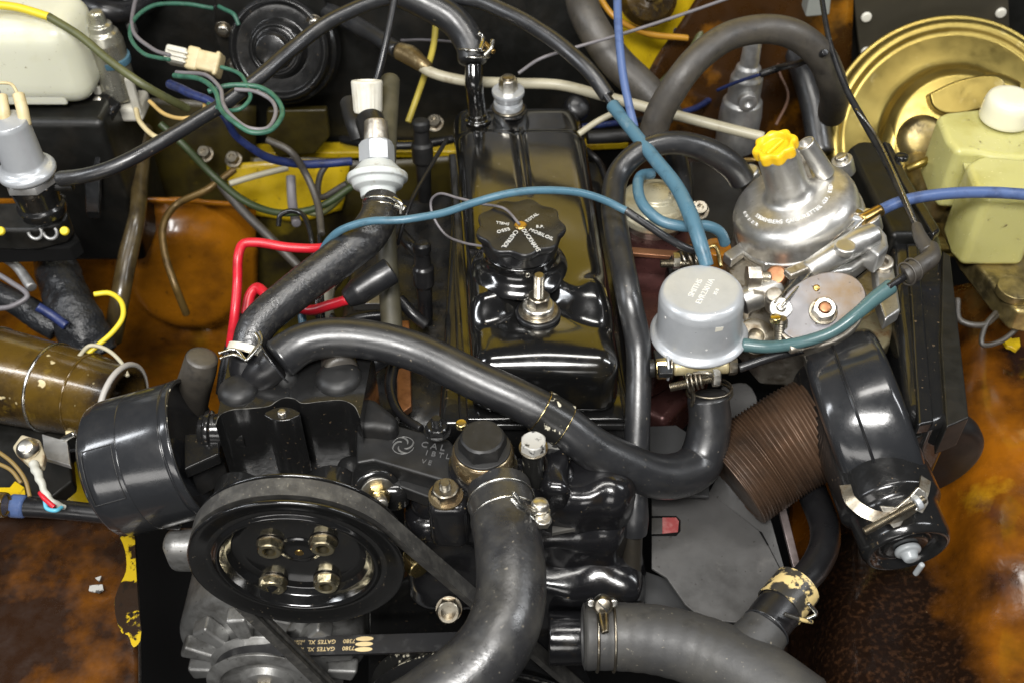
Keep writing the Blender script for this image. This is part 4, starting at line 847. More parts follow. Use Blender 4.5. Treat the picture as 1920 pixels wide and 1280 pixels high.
# second clamp behind the can
hp = thing('rear_wire_clamp', 'steel wire hose clamp with screw behind the top of the grey valve can', 'hose clamp', P(1280, 490, -2))
stud(P(1238, 495, 0), R-Y*.0, .42, 3.0, bzinc, hp, pitch=.16); nut(P(1262, 490, 0), R, 1.5, .7, zinc, hp, dome=.2)
for i in range(3): ring('wire_coil', P(1282+i*12, 488-i*0, 0), R+Z*.3+Y*.2, .8, .13, bzinc, hp, seg=24)
lathe('hose_end', [(.1, -2), (2.2, -2), (2.2, .5), (.1, .6)], P(1290, 505, -2.5), Vector((0, -.3, 1)), rubd, hp)
# ================================================================ MAIN HOSES
h1 = hose('heater_hose', [(1327, 738, -6.6, 39), (1331, 800, -9.5, 40), (1310, 868, -12, 43), (1245, 893, -11, 43), (1130, 850, -7, 41), (1035, 783, -3.5, 39), (900, 715, -1.3, 38), (760, 652, 0, 37), (640, 632, .6, 37), (565, 646, .3, 38), (520, 676, -.3, 40)], 38, rub, seg=28, sub=10, wob=.08,
          label='thick grey black heater hose sweeping across the front of the engine', cat='hose')
def along(pts, i, t, r):
    pth = spline(res(pts, r), 10); k = int(i*10+t*10); return pth[k][0], (pth[min(k+1, len(pth)-1)][0]-pth[k-1][0]).normalized(), pth[k][1]
HP = [(1245, 893, -11, 43), (1130, 850, -7, 41), (1035, 783, -3.5, 39), (900, 715, -1.3, 38), (760, 652, 0, 37)]
c_, t_, r_ = along(HP, 1, 1.0, 38)
band('flaking_clamp_band', c_+t_*0, t_, r_*1.02, 2.5, .16, flakey if False else flakek, h1, 60)
for s_ in (-1, 1): ring('clamp_band_edge', c_+t_*1.28*s_, t_, r_*1.06, .08, zincy, h1, seg=60)
pp_ = P(1030, 815, -2.5); prism('clamp_ear', [c_+Vector((-.6, -1.6, -1.2)), c_+Vector((.9, -1.8, -1.2)), c_+Vector((.8, -2.2, -4.2)), c_+Vector((-1.2, -2.2, -4.0))], Vector((0, .25, .1)), flake, h1, bev=.05)
# elbow where it meets the crazed hose
el = thing('hose_elbow', 'black rubber elbow joining the two hoses above the pump', 'elbow', P(480, 690, -3))
hose('elbow_body', [(520, 676, -.5, 36), (494, 698, -1.5, 36), (474, 716, -3, 33), (468, 740, -6, 30)], 32, rubd, el, seg=24)
hose('elbow_branch', [(470, 716, -3, 30), (462, 690, -1.8, 32), (464, 668, -.8, 33)], 32, rubd, el, seg=24)
c_ = P(514, 680, -.2); ring('seam_ring', c_, Vector((.75, .45, .3)), 2.08, .1, shell, el)
c_ = P(466, 660, -.5); t_ = Vector((.25, .9, .5)).normalized(); band('cream_clip_band', c_, t_, 1.86, .7, .12, whitep, el)
for (x, y, x2, y2) in ((440, 655, 410, 662), (440, 665, 412, 672), (485, 640, 478, 625), (490, 640, 486, 622)):
    hose('clip_wire', [(462, 676, 1.2), (x, y, 1.4), (x2, y2, 1.6)], 3, wire, el, seg=8)
ring('clip_wire_loop', P(466, 668, -.7), t_, 1.98, .09, bzinc, el)
# crazed hose going back to the white non-return valve
def crz(s, a): return 1+.012*noise.noise(Vector((s*2.2, math.cos(a)*2, math.sin(a)*2)))
h4 = hose('crazed_hose', [(466, 660, -.4, 33), (482, 612, .8, 35), (556, 545, 2, 36), (640, 482, 3, 37), (690, 440, 3.6, 37), (712, 400, 4, 34), (716, 372, 4.5, 33)], 36, tex, seg=28, sub=12, rfun=crz, label='thick black hose with finely crazed surface running back to the white valve', cat='hose')
c_ = P(716, 384, 4.3); tv_ = Vector((0.05, .85, .5)).normalized()
for k in (-.5, .1): ring('clip_wire', c_+tv_*k, tv_, 35*ppx(c_), .12, wire, h4)
hose('clip_wire_end', [(738, 372, 6), (752, 382, 6), (752, 402, 5)], 4, wire, h4, seg=8); stud(P(742, 386, 5.4), R-Y*.6, .4, 1.2, wire, h4)
nv = thing('check_valve', 'white and zinc round non return valve on the crazed hose', 'valve', P(708, 335, 0))
tvv = Vector((-.05, .80, .60)).normalized(); cv = P(708, 336, 4.6); q = ppx(cv)
lathe('valve_disc', [(.1, -2.0), (32*q, -2.0), (34*q, -1.2), (46*q, -.9), (50*q, -.3), (56*q, -.2), (57*q, .15), (56*q, .45), (50*q, .6), (38*q, 1.3), (30*q, 1.8), (.1, 1.9)], cv, tvv, M('grey_white_enamel', (.52, .55, .54), .30, rv=.08, var=[((.30, .27, .2), 60, .58, .75)]), nv, seg=64, f=.12)
nut(cv+tvv*1.8, tvv, 58*q, 2.2, silv, nv, spin=.2)
lathe('tail', [(.1, 0), (1.3, 0), (1.2, 2.2), (.1, 2.2)], cv+tvv*4.0, tvv, alud, nv, seg=24)
hose('brake_servo_hose', [(706, 275, 6.2, 26), (700, 248, 6.6, 27), (692, 222, 7, 27)], 27, rubd, label='short black hose between the check valve and the white ribbed coupling', cat='hose', seg=22)
wn = thing('ribbed_coupling', 'white ribbed plastic coupling with a black rod through it', 'coupling', P(685, 185, 5))
def ribs(v, o=[None]):
    d = v-wc_; h = d.dot(wt_); rr = d-wt_*h; a = math.atan2(rr.dot(wv_), rr.dot(wu_)); s = 1+.035*(1 if math.cos(20*a) > 0 else -1)*(1 if .3 < h < 3.0 and rr.length > 1.2 else 0); return wc_+wt_*h+rr*s
wt_ = Vector((0, .45, .9)).normalized(); wc_ = P(690, 212, 7.2); wu_, wv_, _ = frame(wt_)
lathe('coupling_nut', [(.1, 0), (1.45, 0), (1.5, .3), (1.68, 3.2), (1.6, 3.4), (1.1, 3.45), (1.05, 3.1), (.1, 3.1)], wc_, wt_, whitep, wn, seg=80, deform=ribs)
hose('black_elbow', [(655, 190, 6), (660, 215, 5.5), (668, 240, 5), (676, 262, 4)], 18, plasd, wn, seg=18)
hose('rod', [(742, -15, 16), (728, 60, 13), (712, 130, 10), (703, 160, 8.6)], 7, rubd, wn, seg=12)
hose('rear_pipe', [(732, 148, 7.6, 18), (728, 210, 6.4), (724, 290, 5, 19), (722, 400, 1.2, 19), (728, 520, -3, 20), (734, 600, -6, 20), (738, 690, -9, 19)], 19, rubo, seg=20, label='upright dusty olive black hose left of the rocker cover', cat='hose')
hose('tail_wire', [(738, 680, -8, 12), (732, 730, -8, 10), (750, 775, -8, 8), (790, 803, -7.5, 8)], 9, rubd, label='thin glossy black lead curving down to the emblem bracket', cat='wire')
# top radiator hose
def mott(s, a): return 1+.012*noise.noise(Vector((s*.5, math.cos(a), math.sin(a))))
h3 = hose('top_radiator_hose', [(934, 912, -5.2, 60), (944, 965, -5, 62), (955, 1040, -5, 65), (957, 1120, -5.5, 67), (935, 1195, -6, 69), (880, 1262, -7, 71), (790, 1330, -8, 72), (700, 1380, -9, 72)], 66, rub2, seg=40, sub=10, rfun=mott, wob=.1, label='fat grey top radiator hose running down the middle to the bottom edge', cat='hose')
for (x, y, rr, tl_) in ((940, 940, 61.5, 0), (948, 974, 63.5, 0)):
    c_ = P(x, y, -5.1); ring('clamp_wire', c_, Vector((.15, -.96, .10)), rr*ppx(c_)*1.01, .12, wire, h3, seg=60)
hose('clamp_wire_tail', [(1000, 955, -2.2), (975, 938, -.5), (962, 922, .2)], 4.5, wire, h3, seg=8); hose('clamp_wire_tail', [(1004, 962, -2.2), (972, 948, -.5), (958, 934, 0)], 4.5, wire, h3, seg=8)
p = P(1012, 950, -2.6); lathe('clamp_screw_head', [(.1, -.2), (.75, -.2), (.8, .2), (.65, .6), (.1, .75)], p, Vector((.1, .2, 1)), zinc, h3, seg=24); stud(p-Z*2.8, Z, .33, 2.8, zinc, h3); nut(P(1018, 978, -3.4), Z, 1.3, .6, zinc, h3)
ring('clamp_loop', P(1012, 960, -3), Z, .8, .14, wire, h3, seg=24)
# long hose down the right of the rocker cover, arching back to the carburettor
hose('breather_hose', [(1392, 338, 1.2, 25), (1372, 312, 3, 25), (1325, 282, 5, 24), (1262, 268, 6, 22), (1200, 285, 5.5, 21), (1160, 325, 4, 22), (1150, 380, 3, 23), (1158, 450, 2, 24), (1180, 560, .5, 24), (1196, 650, -3, 24), (1197, 760, -6.5, 24), (1193, 860, -10, 24), (1190, 930, -12, 25), (1189, 970, -13.5, 28), (1187, 1000, -15, 26)], 24, rub, seg=24, sub=10, wob=.06, label='long dark grey hose looping from the carburettor down the right of the rocker cover', cat='hose')
hose('steel_pipe_end', [(1187, 985, -14.5, 19), (1185, 1050, -17.5, 18), (1181, 1108, -20, 17)], 18, M('sooty_pipe', (.03, .026, .02), .4, metal=.4, var=[((.10, .075, .045), 40, .5, .75)]), label='short sooty metal pipe below the end of the long dark grey hose', cat='pipe', seg=20)
hose('heater_pipe_rear', [(1262, 268, 1, 20), (1275, 330, -3, 20), (1282, 420, -8, 20)], 20, rub, label='dark hose dropping behind the cream fuel pump cover', cat='hose')
# arching hoses at the back
hose('arched_hose', [(1222, 255, 4, 27), (1236, 215, 6.5, 27), (1280, 140, 11, 27), (1345, 80, 13, 27), (1420, 56, 13, 27), (1490, 66, 12, 28), (1540, 108, 9, 28), (1562, 160, 5, 27), (1560, 215, -2, 26)], 27, rubb, seg=24, sub=10, wob=.1, label='brownish hose in a high arch behind the carburettor', cat='hose')
hose('upright_rear_hose', [(1440, -20, 0, 22), (1470, 40, -1, 22), (1500, 120, -3, 23), (1525, 200, -6, 24), (1540, 290, -10, 25)], 22, rub, label='straight dark grey hose passing under the high arch', cat='hose')
hose('bulkhead_hose', [(1085, -25, 8, 30), (1100, 30, 6.5, 31), (1150, 110, 3, 32), (1210, 170, 0, 32), (1260, 230, -3, 30)], 30, rubb, seg=22, label='fat brownish hose slanting down left of the yellow bulkhead', cat='hose')
hb = hose('crankcase_breather_hose', [(887, 118, 6.6, 28), (882, 84, 8, 29), (850, 38, 10, 29), (800, 8, 11.5, 29), (730, -25, 13, 29)], 28, rubb if False else rub, seg=22, label='dark hose clipped to the glossy vent pipe at the rear of the rocker cover', cat='hose')
c_ = P(889, 105, 7.1)
for k in (0, .9): ring('clip_wire', c_+Vector((0, 0, k)), Vector((.05, .4, .9)), 29*ppx(c_), .12, wire, hb)
hose('clip_tail', [(900, 95, 9), (905, 70, 9.5), (896, 62, 10)], 4.5, wire, hb, seg=8); hose('clip_tail', [(908, 105, 8.5), (920, 92, 9), (924, 76, 9.5)], 4.5, wire, hb, seg=8); hose('clip_screw', [(905, 78, 9), (926, 98, 8.6)], 5, brass, hb, seg=10)
hose('vacuum_hose', [(112, 336, 3, 15), (160, 330, 4, 14), (230, 306, 5, 14), (310, 262, 6, 14), (400, 208, 7, 14), (480, 150, 8.5, 14), (560, 82, 10, 14), (640, 28, 11.5, 14), (720, -2, 12, 14), (800, -12, 12.5, 14), (880, -2, 12, 14), (960, 28, 11.5, 15), (1050, 84, 10, 15), (1110, 140, 8.5, 15), (1140, 182, 7, 15)], 14, rub, seg=16, sub=10, wob=.1, label='long thin grey vacuum hose arching over from left edge to the blue tube', cat='hose')
hose('black_connector', [(1134, 176, 7.4), (1152, 202, 6.6)], 8, rubd, label='small black joint between the long grey hose and blue tube', cat='joint')
bt = hose('blue_vacuum_tube', [(1148, 197, 6.8, 13), (1175, 232, 6.5, 12), (1225, 295, 6, 13), (1268, 350, 5.5, 14), (1295, 405, 5, 15), (1314, 460, 4, 14), (1326, 500, 2.6, 13)], 13, blue, seg=18, sub=10, label='thick light blue tube slanting down to the top of the grey valve', cat='tube')
hose('blue_loop_tube', [(1224, 326, 3.6), (1203, 330, 4), (1196, 350, 4.2), (1206, 385, 4), (1240, 415, 3.5), (1285, 425, 3.2), (1325, 424, 3), (1350, 436, 2), (1360, 458, .5)], 10.5, blue, seg=16, sub=10, label='light blue tube curled over the cream pump cover', cat='tube')
b6 = hose('thin_blue_tube', [(598, 490, 1), (612, 458, 3.5), (640, 432, 5.6), (690, 416, 6.8), (760, 412, 7.2), (820, 402, 7.2), (890, 380, 7.4), (960, 362, 7.8), (1030, 357, 7.6), (1090, 362, 6.8), (1140, 378, 5.6), (1175, 396, 4.8)], 7.5, blue, seg=14, sub=10, wob=.08, label='thin blue tube crossing the rocker cover behind the filler cap', cat='tube')
hose('grey_tube_end', [(1172, 394, 4.9), (1205, 416, 4), (1250, 446, 2.6), (1290, 467, 1.5), (1316, 472, .8)], 7.5, rub, b6, seg=14, sub=8)
hose('upright_blue_tube', [(1157, -20, 14), (1160, 60, 12), (1168, 140, 9.5), (1180, 200, 7.6), (1190, 240, 6.3)], 8, bluel, label='upright pale blue tube at the top centre right', cat='tube')
hose('teal_tube', [(1392, 646, -2.4, 13), (1440, 650, -2, 12), (1500, 642, -.6, 11), (1560, 622, .8, 11), (1605, 590, 2.2, 12), (1640, 560, 3, 14), (1672, 536, 3.6, 15)], 12, teal, seg=20, sub=10, label='teal tube from the grey valve across to the black rod at right', cat='tube')
cr_ = thing('throttle_rod', 'thin black rod with grey ball joint elbow over the black air box', 'rod', P(1720, 470, 2))
hose('rod_upper', [(1538, -20, 14, 5), (1556, 80, 11, 5), (1586, 165, 8.5, 6), (1622, 232, 7, 7), (1660, 300, 6, 7), (1722, 432, 5.2, 6)], 6, plas, cr_, seg=12)
hose('joint_sleeve', [(1718, 422, 5.3, 9), (1726, 446, 5.2, 13), (1742, 472, 5, 15)], 13, rubb, cr_, seg=16)
hose('joint_elbow', [(1744, 462, 5, 15), (1746, 482, 5, 17), (1722, 500, 4.8, 18), (1706, 512, 4.6, 20), (1696, 517, 4.4, 20)], 18, rubb, cr_, seg=20)
for x, y in ((1712, 506), (1700, 514)): ring('joint_rib', P(x, y, 4.6), Vector((.85, .5, 0)), 22*ppx(P(x, y, 4.6)), .1, rubb, cr_, seg=24)
hose('rod_lower', [(1700, 515, 4.4), (1664, 540, 3.8)], 8, plas, cr_, seg=12)
hose('steel_inner_rod', [(1604, 205, 8), (1640, 250, 7.2), (1722, 428, 5.4)], 2.5, wire, cr_, seg=8)
cm_ = hose('cream_pipe', [(775, 108, 4), (800, 132, 3.4), (860, 150, 2.6), (950, 156, 1.6), (1050, 160, 1.2), (1130, 180, 1), (1250, 212, .5), (1340, 235, 0), (1432, 258, -.5)], 10, creamp, seg=14, sub=10, label='cream painted pipe running across behind the rocker cover', cat='pipe')
hose('pipe_sleeve', [(560, 10, 2, 15), (620, 24, 3, 16), (690, 60, 4, 16), (745, 95, 4.2, 15)], 15, rub, cm_, seg=16)
hose('stained_union', [(745, 95, 4.2, 16), (768, 104, 4.1, 19), (790, 120, 3.8, 15), (806, 130, 3.4, 11)], 16, M('stained_brown_union', (.18, .13, .06), .4, metal=.6, var=[((.4, .34, .2), 60, .5, .7)], bump=(120, .6, .05)), cm_, seg=18)
hose('speedo_cable', [(972, 138, 5), (1010, 112, 6), (1070, 92, 7), (1160, 66, 8), (1260, 34, 9), (1400, -15, 10)], 3.2, greyw, label='thin grey cable rising from the rear cap nut to the upper right', cat='cable')
hose('yellow_wire_rear', [(818, 35, 4), (812, 90, 2), (790, 160, 0), (765, 230, -3)], 6, M('aged_yellow', (.45, .36, .06), .4), label='yellow brown wire standing left of the vent pipe', cat='wire')
hose('thin_black_lead', [(838, 262, 0), (800, 325, 1), (770, 380, 1), (756, 420, 0), (745, 460, -2)], 4, rubd, label='thin black lead beside the left wall of the rocker cover', cat='wire')
# lower radiator hose
def rib(s, a): return 1+.007*math.sin(s*4.2)*(1 if s < 14 else max(0, 1-(s-14)/3))
lr = thing('lower_radiator_hose', 'ribbed grey lower radiator hose with branch at the bottom right', 'hose', P(1250, 1200, -18))
hose('main_hose', [(1092, 1192, -15, 62), (1150, 1192, -15, 62), (1230, 1198, -14.6, 64), (1320, 1222, -14.3, 66), (1410, 1265, -14, 70), (1510, 1340, -14, 76)], 64, rub3, lr, seg=48, sub=16, rfun=rib, open_end=True)
hose('branch', [(1370, 1250, -14.5, 62), (1415, 1205, -13.5, 50), (1440, 1172, -13, 45)], 50, rub3, lr, seg=36, sub=10)
hose('black_insert', [(1430, 1180, -13, 43), (1455, 1148, -13, 43), (1480, 1118, -13, 42), (1500, 1092, -13, 40)], 43, rubd, lr, seg=36)
c_ = P(1436, 1178, -13); ring('insert_lip', c_, (P(1480, 1118, -13)-c_), 45*ppx(c_), .1, shell, lr, seg=50)
c_ = P(1478, 1118, -13); t_ = (P(1500, 1092, -13)-c_).normalized(); band('peeling_label_clamp', c_, t_, 43*ppx(c_), 3.0, .14, flakey, lr, 60)
hose('label_rag', [(1470, 1150, -10.5), (1500, 1160, -11), (1522, 1165, -12)], 4, flakey, lr, seg=8); hose('label_rag', [(1515, 1130, -11), (1530, 1150, -12), (1512, 1160, -12)], 4, wire, lr, seg=8)
for x in (1118, 1149): ring('clamp_wire', P(x, 1192, -15), R, 64*ppx(P(x, 1192, -15)), .13, bzinc, lr, seg=70)
p = P(1130, 1134, -11.2); lathe('clamp_screw_head', [(.1, -.8), (.85, -.8), (.9, 0), (.7, .4), (.1, .5)], p, Vector((-.1, -.7, .7)), bzinc, lr, seg=26); rbox('screw_slot', p+Vector((-.05, -.35, .35)), (1.2, .12, .12), .04, dkgrey, lr, rot=((R*.7-Y*.5-Z*.5).normalized(), Y, Z), n=(1, 1, 1))
for x in (1108, 1150): lathe('clamp_loop_end', [(.1, -.3), (.35, -.3), (.35, .5), (.1, .5)], P(x, 1128, -11.5), Vector((0, -.7, .7)), wire, lr, seg=14)
hose('clamp_wire_tail', [(1124, 1150, -11), (1128, 1170, -10.7), (1132, 1186, -10.6)], 5, bzinc, lr, seg=8)
hose('clamp_wire_tail', [(1136, 1150, -11), (1137, 1168, -10.7), (1137, 1184, -10.6)], 5, bzinc, lr, seg=8)
hose('heater_return_pipe', [(1492, 1100, -13, 27), (1525, 1065, -13.5, 28), (1545, 1025, -14, 28), (1546, 985, -15, 28), (1528, 935, -16.5, 28), (1505, 880, -18, 28), (1480, 820, -20, 28)], 28, shell if False else rubd, seg=24, label='glossy black bent pipe rising from the lower radiator hose branch', cat='pipe')
# ================================================================ AIR INTAKE, right
da = Vector((.94, .04, .43)).normalized(); dc = P(1625, 797, -9.5); q = ppx(dc); DR = 178*q; dh = 3.75
du, dv, _ = frame(da)
ai = thing('intake_drum', 'black plastic drum with raised centre seam at the end of the ribbed brown duct', 'air intake', dc-Z*DR)
def flat(v):      # flattened ends: the drum is a rounded box in outline
    d = v-dc; h = d.dot(da); rr = d-da*h; a = rr.dot(cbx); b = rr.dot(cby)
    return v
lathe('drum_shell', [(.1, -dh), (DR*.80, -dh), (DR*.90, -dh*.96), (DR*.965, -dh*.84), (DR*.985, -dh*.6), (DR*1.0, -dh*.15), (DR*1.0, dh*.15), (DR*.985, dh*.6), (DR*.965, dh*.84), (DR*.90, dh*.96), (DR*.80, dh), (.1, dh)], dc, da, shell, ai, seg=110, f=.5)
lathe('centre_seam', [(DR*.99, -.16), (DR*1.03, -.14), (DR*1.035, -.02), (DR*1.015, 0), (DR*1.035, .02), (DR*1.03, .14), (DR*.99, .16)], dc-da*.55, da, plas, ai, seg=110, f=0)
dk = thing('ribbed_duct', 'brown closely ribbed paper duct leading into the black intake drum', 'duct', P(1450, 840, -22))
def rb(s, a): return 1+.022*math.sin(s*2*math.pi/.34)
hose('duct_body', [(1372, 905, -15.5, 92), (1430, 862, -14, 95), (1500, 818, -12, 96), (1570, 785, -10.5, 96)], 94, duct, dk, seg=48, sub=60, rfun=rb, open_end=True, ang=80)
# trunk with end cap
ka = Vector((.13, -1, -.12)).normalized(); kc = P(1703, 1034, -10); q = ppx(kc); kr = 84*q
tk = thing('air_cleaner_trunk', 'glossy black tubular air cleaner trunk with grey wing plug in its end cap', 'air cleaner', kc-Z*kr)
lathe('trunk_tube', [(.1, -20), (kr*1.15, -20), (kr*1.15, -4.5), (kr*1.02, -3.8), (kr, -3.5), (kr, -.7), (kr*.93, -.12), (kr*.86, 0), (kr*.78, -.25), (kr*.70, -.7), (kr*.55, -.85), (kr*.5, -.5), (kr*.42, -.45), (.1, -.45)], kc, ka, gloss2, tk, seg=80, f=.2)
lathe('plug', [(.1, -.4), (kr*.28, -.4), (kr*.30, -.1), (kr*.28, .1), (kr*.2, .2), (kr*.15, .8), (kr*.1, .9), (.1, .9)], kc, ka, M('grey_plastic', (.30, .32, .33), .35), tk, seg=36)
rbox('plug_wing', kc+ka*1.3+Vector((.5, -.2, -.3)), (.5, 1.9, .5), .2, MT['grey_plastic'], tk, rot=(frame(ka+R*.5)))
lathe('rear_disc', [(.1, -2.5), (kr*1.75, -2.5), (kr*1.85, -2), (kr*1.85, -.6), (kr*1.7, 0), (.1, .1)], P(1712, 878, -15), ka, plasd, tk, seg=80, f=.4)
bc_ = kc-ka*4.6
bd_ = thing('band_clamp', 'pale steel band clamp with lugs and long screw under the intake drum', 'clamp', bc_)
nc = P(1664, 916, -5.2); nr = 73*ppx(nc); na = Vector((.12, -.10, 1)).normalized()
bp_ = [PD(1584, 908, 93.6), PD(1594, 936, 92.6), PD(1624, 960, 91.8), PD(1664, 970, 91.5), PD(1700, 958, 91.6), PD(1728, 928, 92.2), PD(1736, 896, 93.4)]
bpp = spline([(p, 0) for p in bp_], 8); vs = []; fs = []
for k, (p, _) in enumerate(bpp):
    t_ = (bpp[min(k+1, len(bpp)-1)][0]-bpp[max(k-1, 0)][0]).normalized(); nn_ = -F; w_ = t_.cross(nn_).normalized()
    vs += [p+w_*.5+nn_*.1, p-w_*.5+nn_*.1, p-w_*.5-nn_*.1, p+w_*.5-nn_*.1]
for k in range(len(bpp)-1):
    for c_i in range(4): fs.append((k*4+c_i, k*4+(c_i+1) % 4, (k+1)*4+(c_i+1) % 4, (k+1)*4+c_i))
fs += [(0, 1, 2, 3), tuple(len(vs)-4+c_i for c_i in range(4))]
mk('band', vs, fs, bzinc, bd_, 30)
e0 = PD(1668, 966, 92); e1_ = PD(1734, 928, 91)
prism('lug', [PD(x, y, 91.5) for x, y in ((1650, 948), (1682, 950), (1712, 925), (1722, 935), (1700, 965), (1690, 985), (1676, 990), (1664, 975))], F*.35, zinc, bd_, bev=.08)
prism('lug', [PD(x, y, 91) for x, y in ((1706, 930), (1722, 912), (1736, 922), (1742, 942), (1730, 962), (1716, 956), (1722, 942))], F*.35, zinc, bd_, bev=.08)
stud(PD(1620, 996, 91.2), PD(1734, 934, 91)-PD(1620, 996, 91.2), .38, 5.9, bzinc, bd_, pitch=.14, name='clamp_screw'); lathe('screw_collar', [(.1, 0), (.65, 0), (.65, .5), (.1, .5)], PD(1716, 944, 90.8), PD(1734, 934, 91)-PD(1620, 996, 91.2), silv, bd_, seg=20)
# black air box
ab = thing('air_box', 'tall glossy black metal air box with stepped edge right of the carburettor', 'air box', P(1740, 620, -15))
ppoly('box_body', [(1672, 440), (1700, 425), (1745, 420), (1766, 440), (1778, 520), (1800, 780), (1740, 800), (1700, 760), (1676, 560)], -2.5, 12, gloss2, ab, bev=1.0, segs=5)
ppoly('side_flange', [(1768, 470), (1782, 480), (1817, 782), (1775, 800), (1764, 640)], -2.0, 4, darkm, ab, bev=.15)
ppoly('inner_flange', [(1700, 455), (1722, 455), (1752, 790), (1722, 796)], -2.2, 1.5, gloss2, ab, bev=.25)
ppoly('lower_gusset', [(1690, 740), (1740, 680), (1760, 800), (1700, 830)], -4, 5, darkm, ab, bev=.15)
ppoly('upper_arm', [(1590, 275), (1612, 262), (1652, 264), (1668, 295), (1700, 330), (1752, 420), (1740, 440), (1672, 440)], -1.2, 7, darkm, ab, bev=.7)
ppoly('arm_flange', [(1655, 262), (1672, 268), (1706, 335), (1765, 430), (1750, 440), (1690, 340)], -.6, 1.2, gloss2, ab, bev=.3)
lathe('arm_bolt', [(.1, 0), (.8, 0), (.7, .5), (.1, .6)], P(1690, 298, -.6), Z, gloss2, ab, seg=20)
# ================================================================ BRAKE SERVO AND RESERVOIR
sn = Vector((-.16, -.78, .60)).normalized(); sc = P(1778, 258, -7); q = ppx(sc); sr = 218*q
sv = thing('brake_servo', 'large round gold passivated brake servo at the upper right', 'brake servo', sc-Z*sr)
lathe('servo_shell', [(.1, -9), (sr*.9, -8.5), (sr*1.0, -4), (sr*1.0, -2.2), (sr*1.04, -2), (sr*1.04, -1.5), (sr*.99, -1.4), (sr*.985, -.3), (sr*.96, 0), (sr*.92, .1), (sr*.89, -.2), (sr*.86, -.2), (sr*.80, .3), (sr*.66, 1.2), (sr*.6, 1.6), (sr*.56, 3.0), (sr*.50, 4.0), (sr*.3, 4.4), (.1, 4.5)], sc, sn, gold, sv, seg=120, f=.35, ang=60)
hose('servo_shoulder', [onpl(x, y, sc+sn*2.2, sn) for x, y in ((1690, 340), (1672, 290), (1690, 232), (1740, 190), (1800, 168), (1860, 164), (1900, 180))], 27, gold, sv, seg=30)
prism('servo_strap', [q_[0] for q_ in spline([(onpl(x, y, sc+sn*6.5, sn), 0) for x, y in ((1742, 176), (1800, 150), (1868, 142), (1886, 156), (1860, 196), (1775, 214), (1750, 200), (1742, 176))], 6)[:-1]], -sn*3, gold, sv, bev=.7)
lathe('servo_hub', [(.1, 0), (3.1, 0), (2.9, 2.2), (2.2, 3.2), (.1, 3.4)], onpl(1722, 262, sc+sn*2.5, sn), sn, goldr, sv, seg=40, f=.5)
rbox('master_cylinder', P(1760, 350, -8), (7, 10, 5), 1.6, goldr, sv)
hose('brake_line', [(1700, 318, -4), (1730, 305, -3), (1765, 285, -3.4)], 8, gold, sv, seg=10)
rv_ = thing('fluid_reservoir', 'yellowed translucent plastic fluid reservoir with round white cap', 'reservoir', P(1860, 330, -6))
ppoly('rear_tank', [(1757, 216), (1775, 209), (1828, 203), (1970, 192), (1970, 300), (1860, 290), (1838, 284), (1795, 283), (1776, 262)], 2.5, 8, bottley, rv_, bev=.7, segs=4)
ppoly('front_tank', [(1812, 306), (1832, 295), (1862, 284), (1970, 284), (1970, 372), (1852, 372), (1830, 352)], 2.0, 9.5, bottley, rv_, bev=.7, segs=4)
ppoly('tank_seam', [(1806, 304), (1830, 291), (1862, 281), (1975, 281), (1975, 378), (1846, 378), (1824, 356)], .9, .35, bottley, rv_, bev=.12)
p = P(1883, 224, 2.8); q = ppx(p); lathe('cap', [(.1, 0), (46*q, 0), (47*q, .4), (46*q, 2.2), (42*q, 2.9), (30*q, 3.2), (.1, 3.2)], p, Z, M('ivory_cap', (.72, .70, .55), .4, sss=.4), rv_, seg=60, f=.3)
rs = thing('reservoir_bracket', 'rusty gold bracket hanging below the fluid reservoir', 'bracket', P(1880, 520, -12))
ppoly('bracket_plate', [(1758, 330), (1800, 360), (1815, 430), (1850, 452), (1950, 450), (1950, 590), (1905, 582), (1870, 545), (1812, 470), (1776, 400)], -7.5, 3, goldr, rs, bev=.5)
lathe('eye', [(.7, -.5), (1.9, -.5), (1.9, .5), (.8, .6)], P(1902, 545, -7), Z, goldr, rs, seg=30)
# ================================================================ MANIFOLD, PUMP COVER, SHIELD
mf = thing('intake_manifold', 'dark maroon heat stained manifold casting between rocker cover and carburettor', 'manifold', P(1250, 560, -16))
ppoly('manifold_body', [(1168, 480), (1200, 452), (1310, 446), (1350, 480), (1330, 560), (1262, 640), (1225, 660), (1190, 600)], -7, 8, maroon, mf, bev=1.0, segs=4)
ppoly('manifold_box', [(1164, 416), (1280, 420), (1300, 440), (1296, 466), (1270, 478), (1176, 470)], -4, 4, maroon, mf, bev=.25)
ppoly('copper_lip', [(1172, 462), (1272, 470), (1296, 456), (1300, 466), (1274, 482), (1174, 474)], -3.8, .5, M('copper_brown_lip', (.26, .12, .06), .35, metal=.6), mf, bev=.1)
ppoly('lower_branch', [(1170, 620), (1230, 640), (1330, 640), (1335, 700), (1250, 790), (1180, 760)], -16, 6, maroon, mf, bev=1)
ppoly('dark_block', [(1290, 300), (1420, 300), (1430, 460), (1350, 470), (1300, 440)], -12, 6, darkm, mf, bev=.6)
fpc = P(1230, 368, -.5); q = ppx(fpc); fr_ = 66*q
fp_ = thing('pump_cover', 'round cream coated pump cover under the curled blue tube', 'pump cover', fpc-Z*3)
lathe('cover', [(.1, -2.4), (fr_, -2.4), (fr_*1.06, -2.1), (fr_*1.06, -1.4), (fr_, -1.1), (fr_*.97, -.5), (fr_*.85, -.1), (fr_*.55, .15), (fr_*.5, .5), (fr_*.4, .6), (.1, .6)], fpc, Z, M('cream_coated_metal', (.50, .47, .34), .3, metal=.3, rv=.08, var=[((.28, .23, .12), 35, .5, .75)], bump=(60, .3, .05)), fp_, seg=60)
screw(P(1262, 365, .1), Z, .5, .4, zinc, fp_); screw(P(1205, 338, -.4), Z, .5, .4, zinc, fp_)
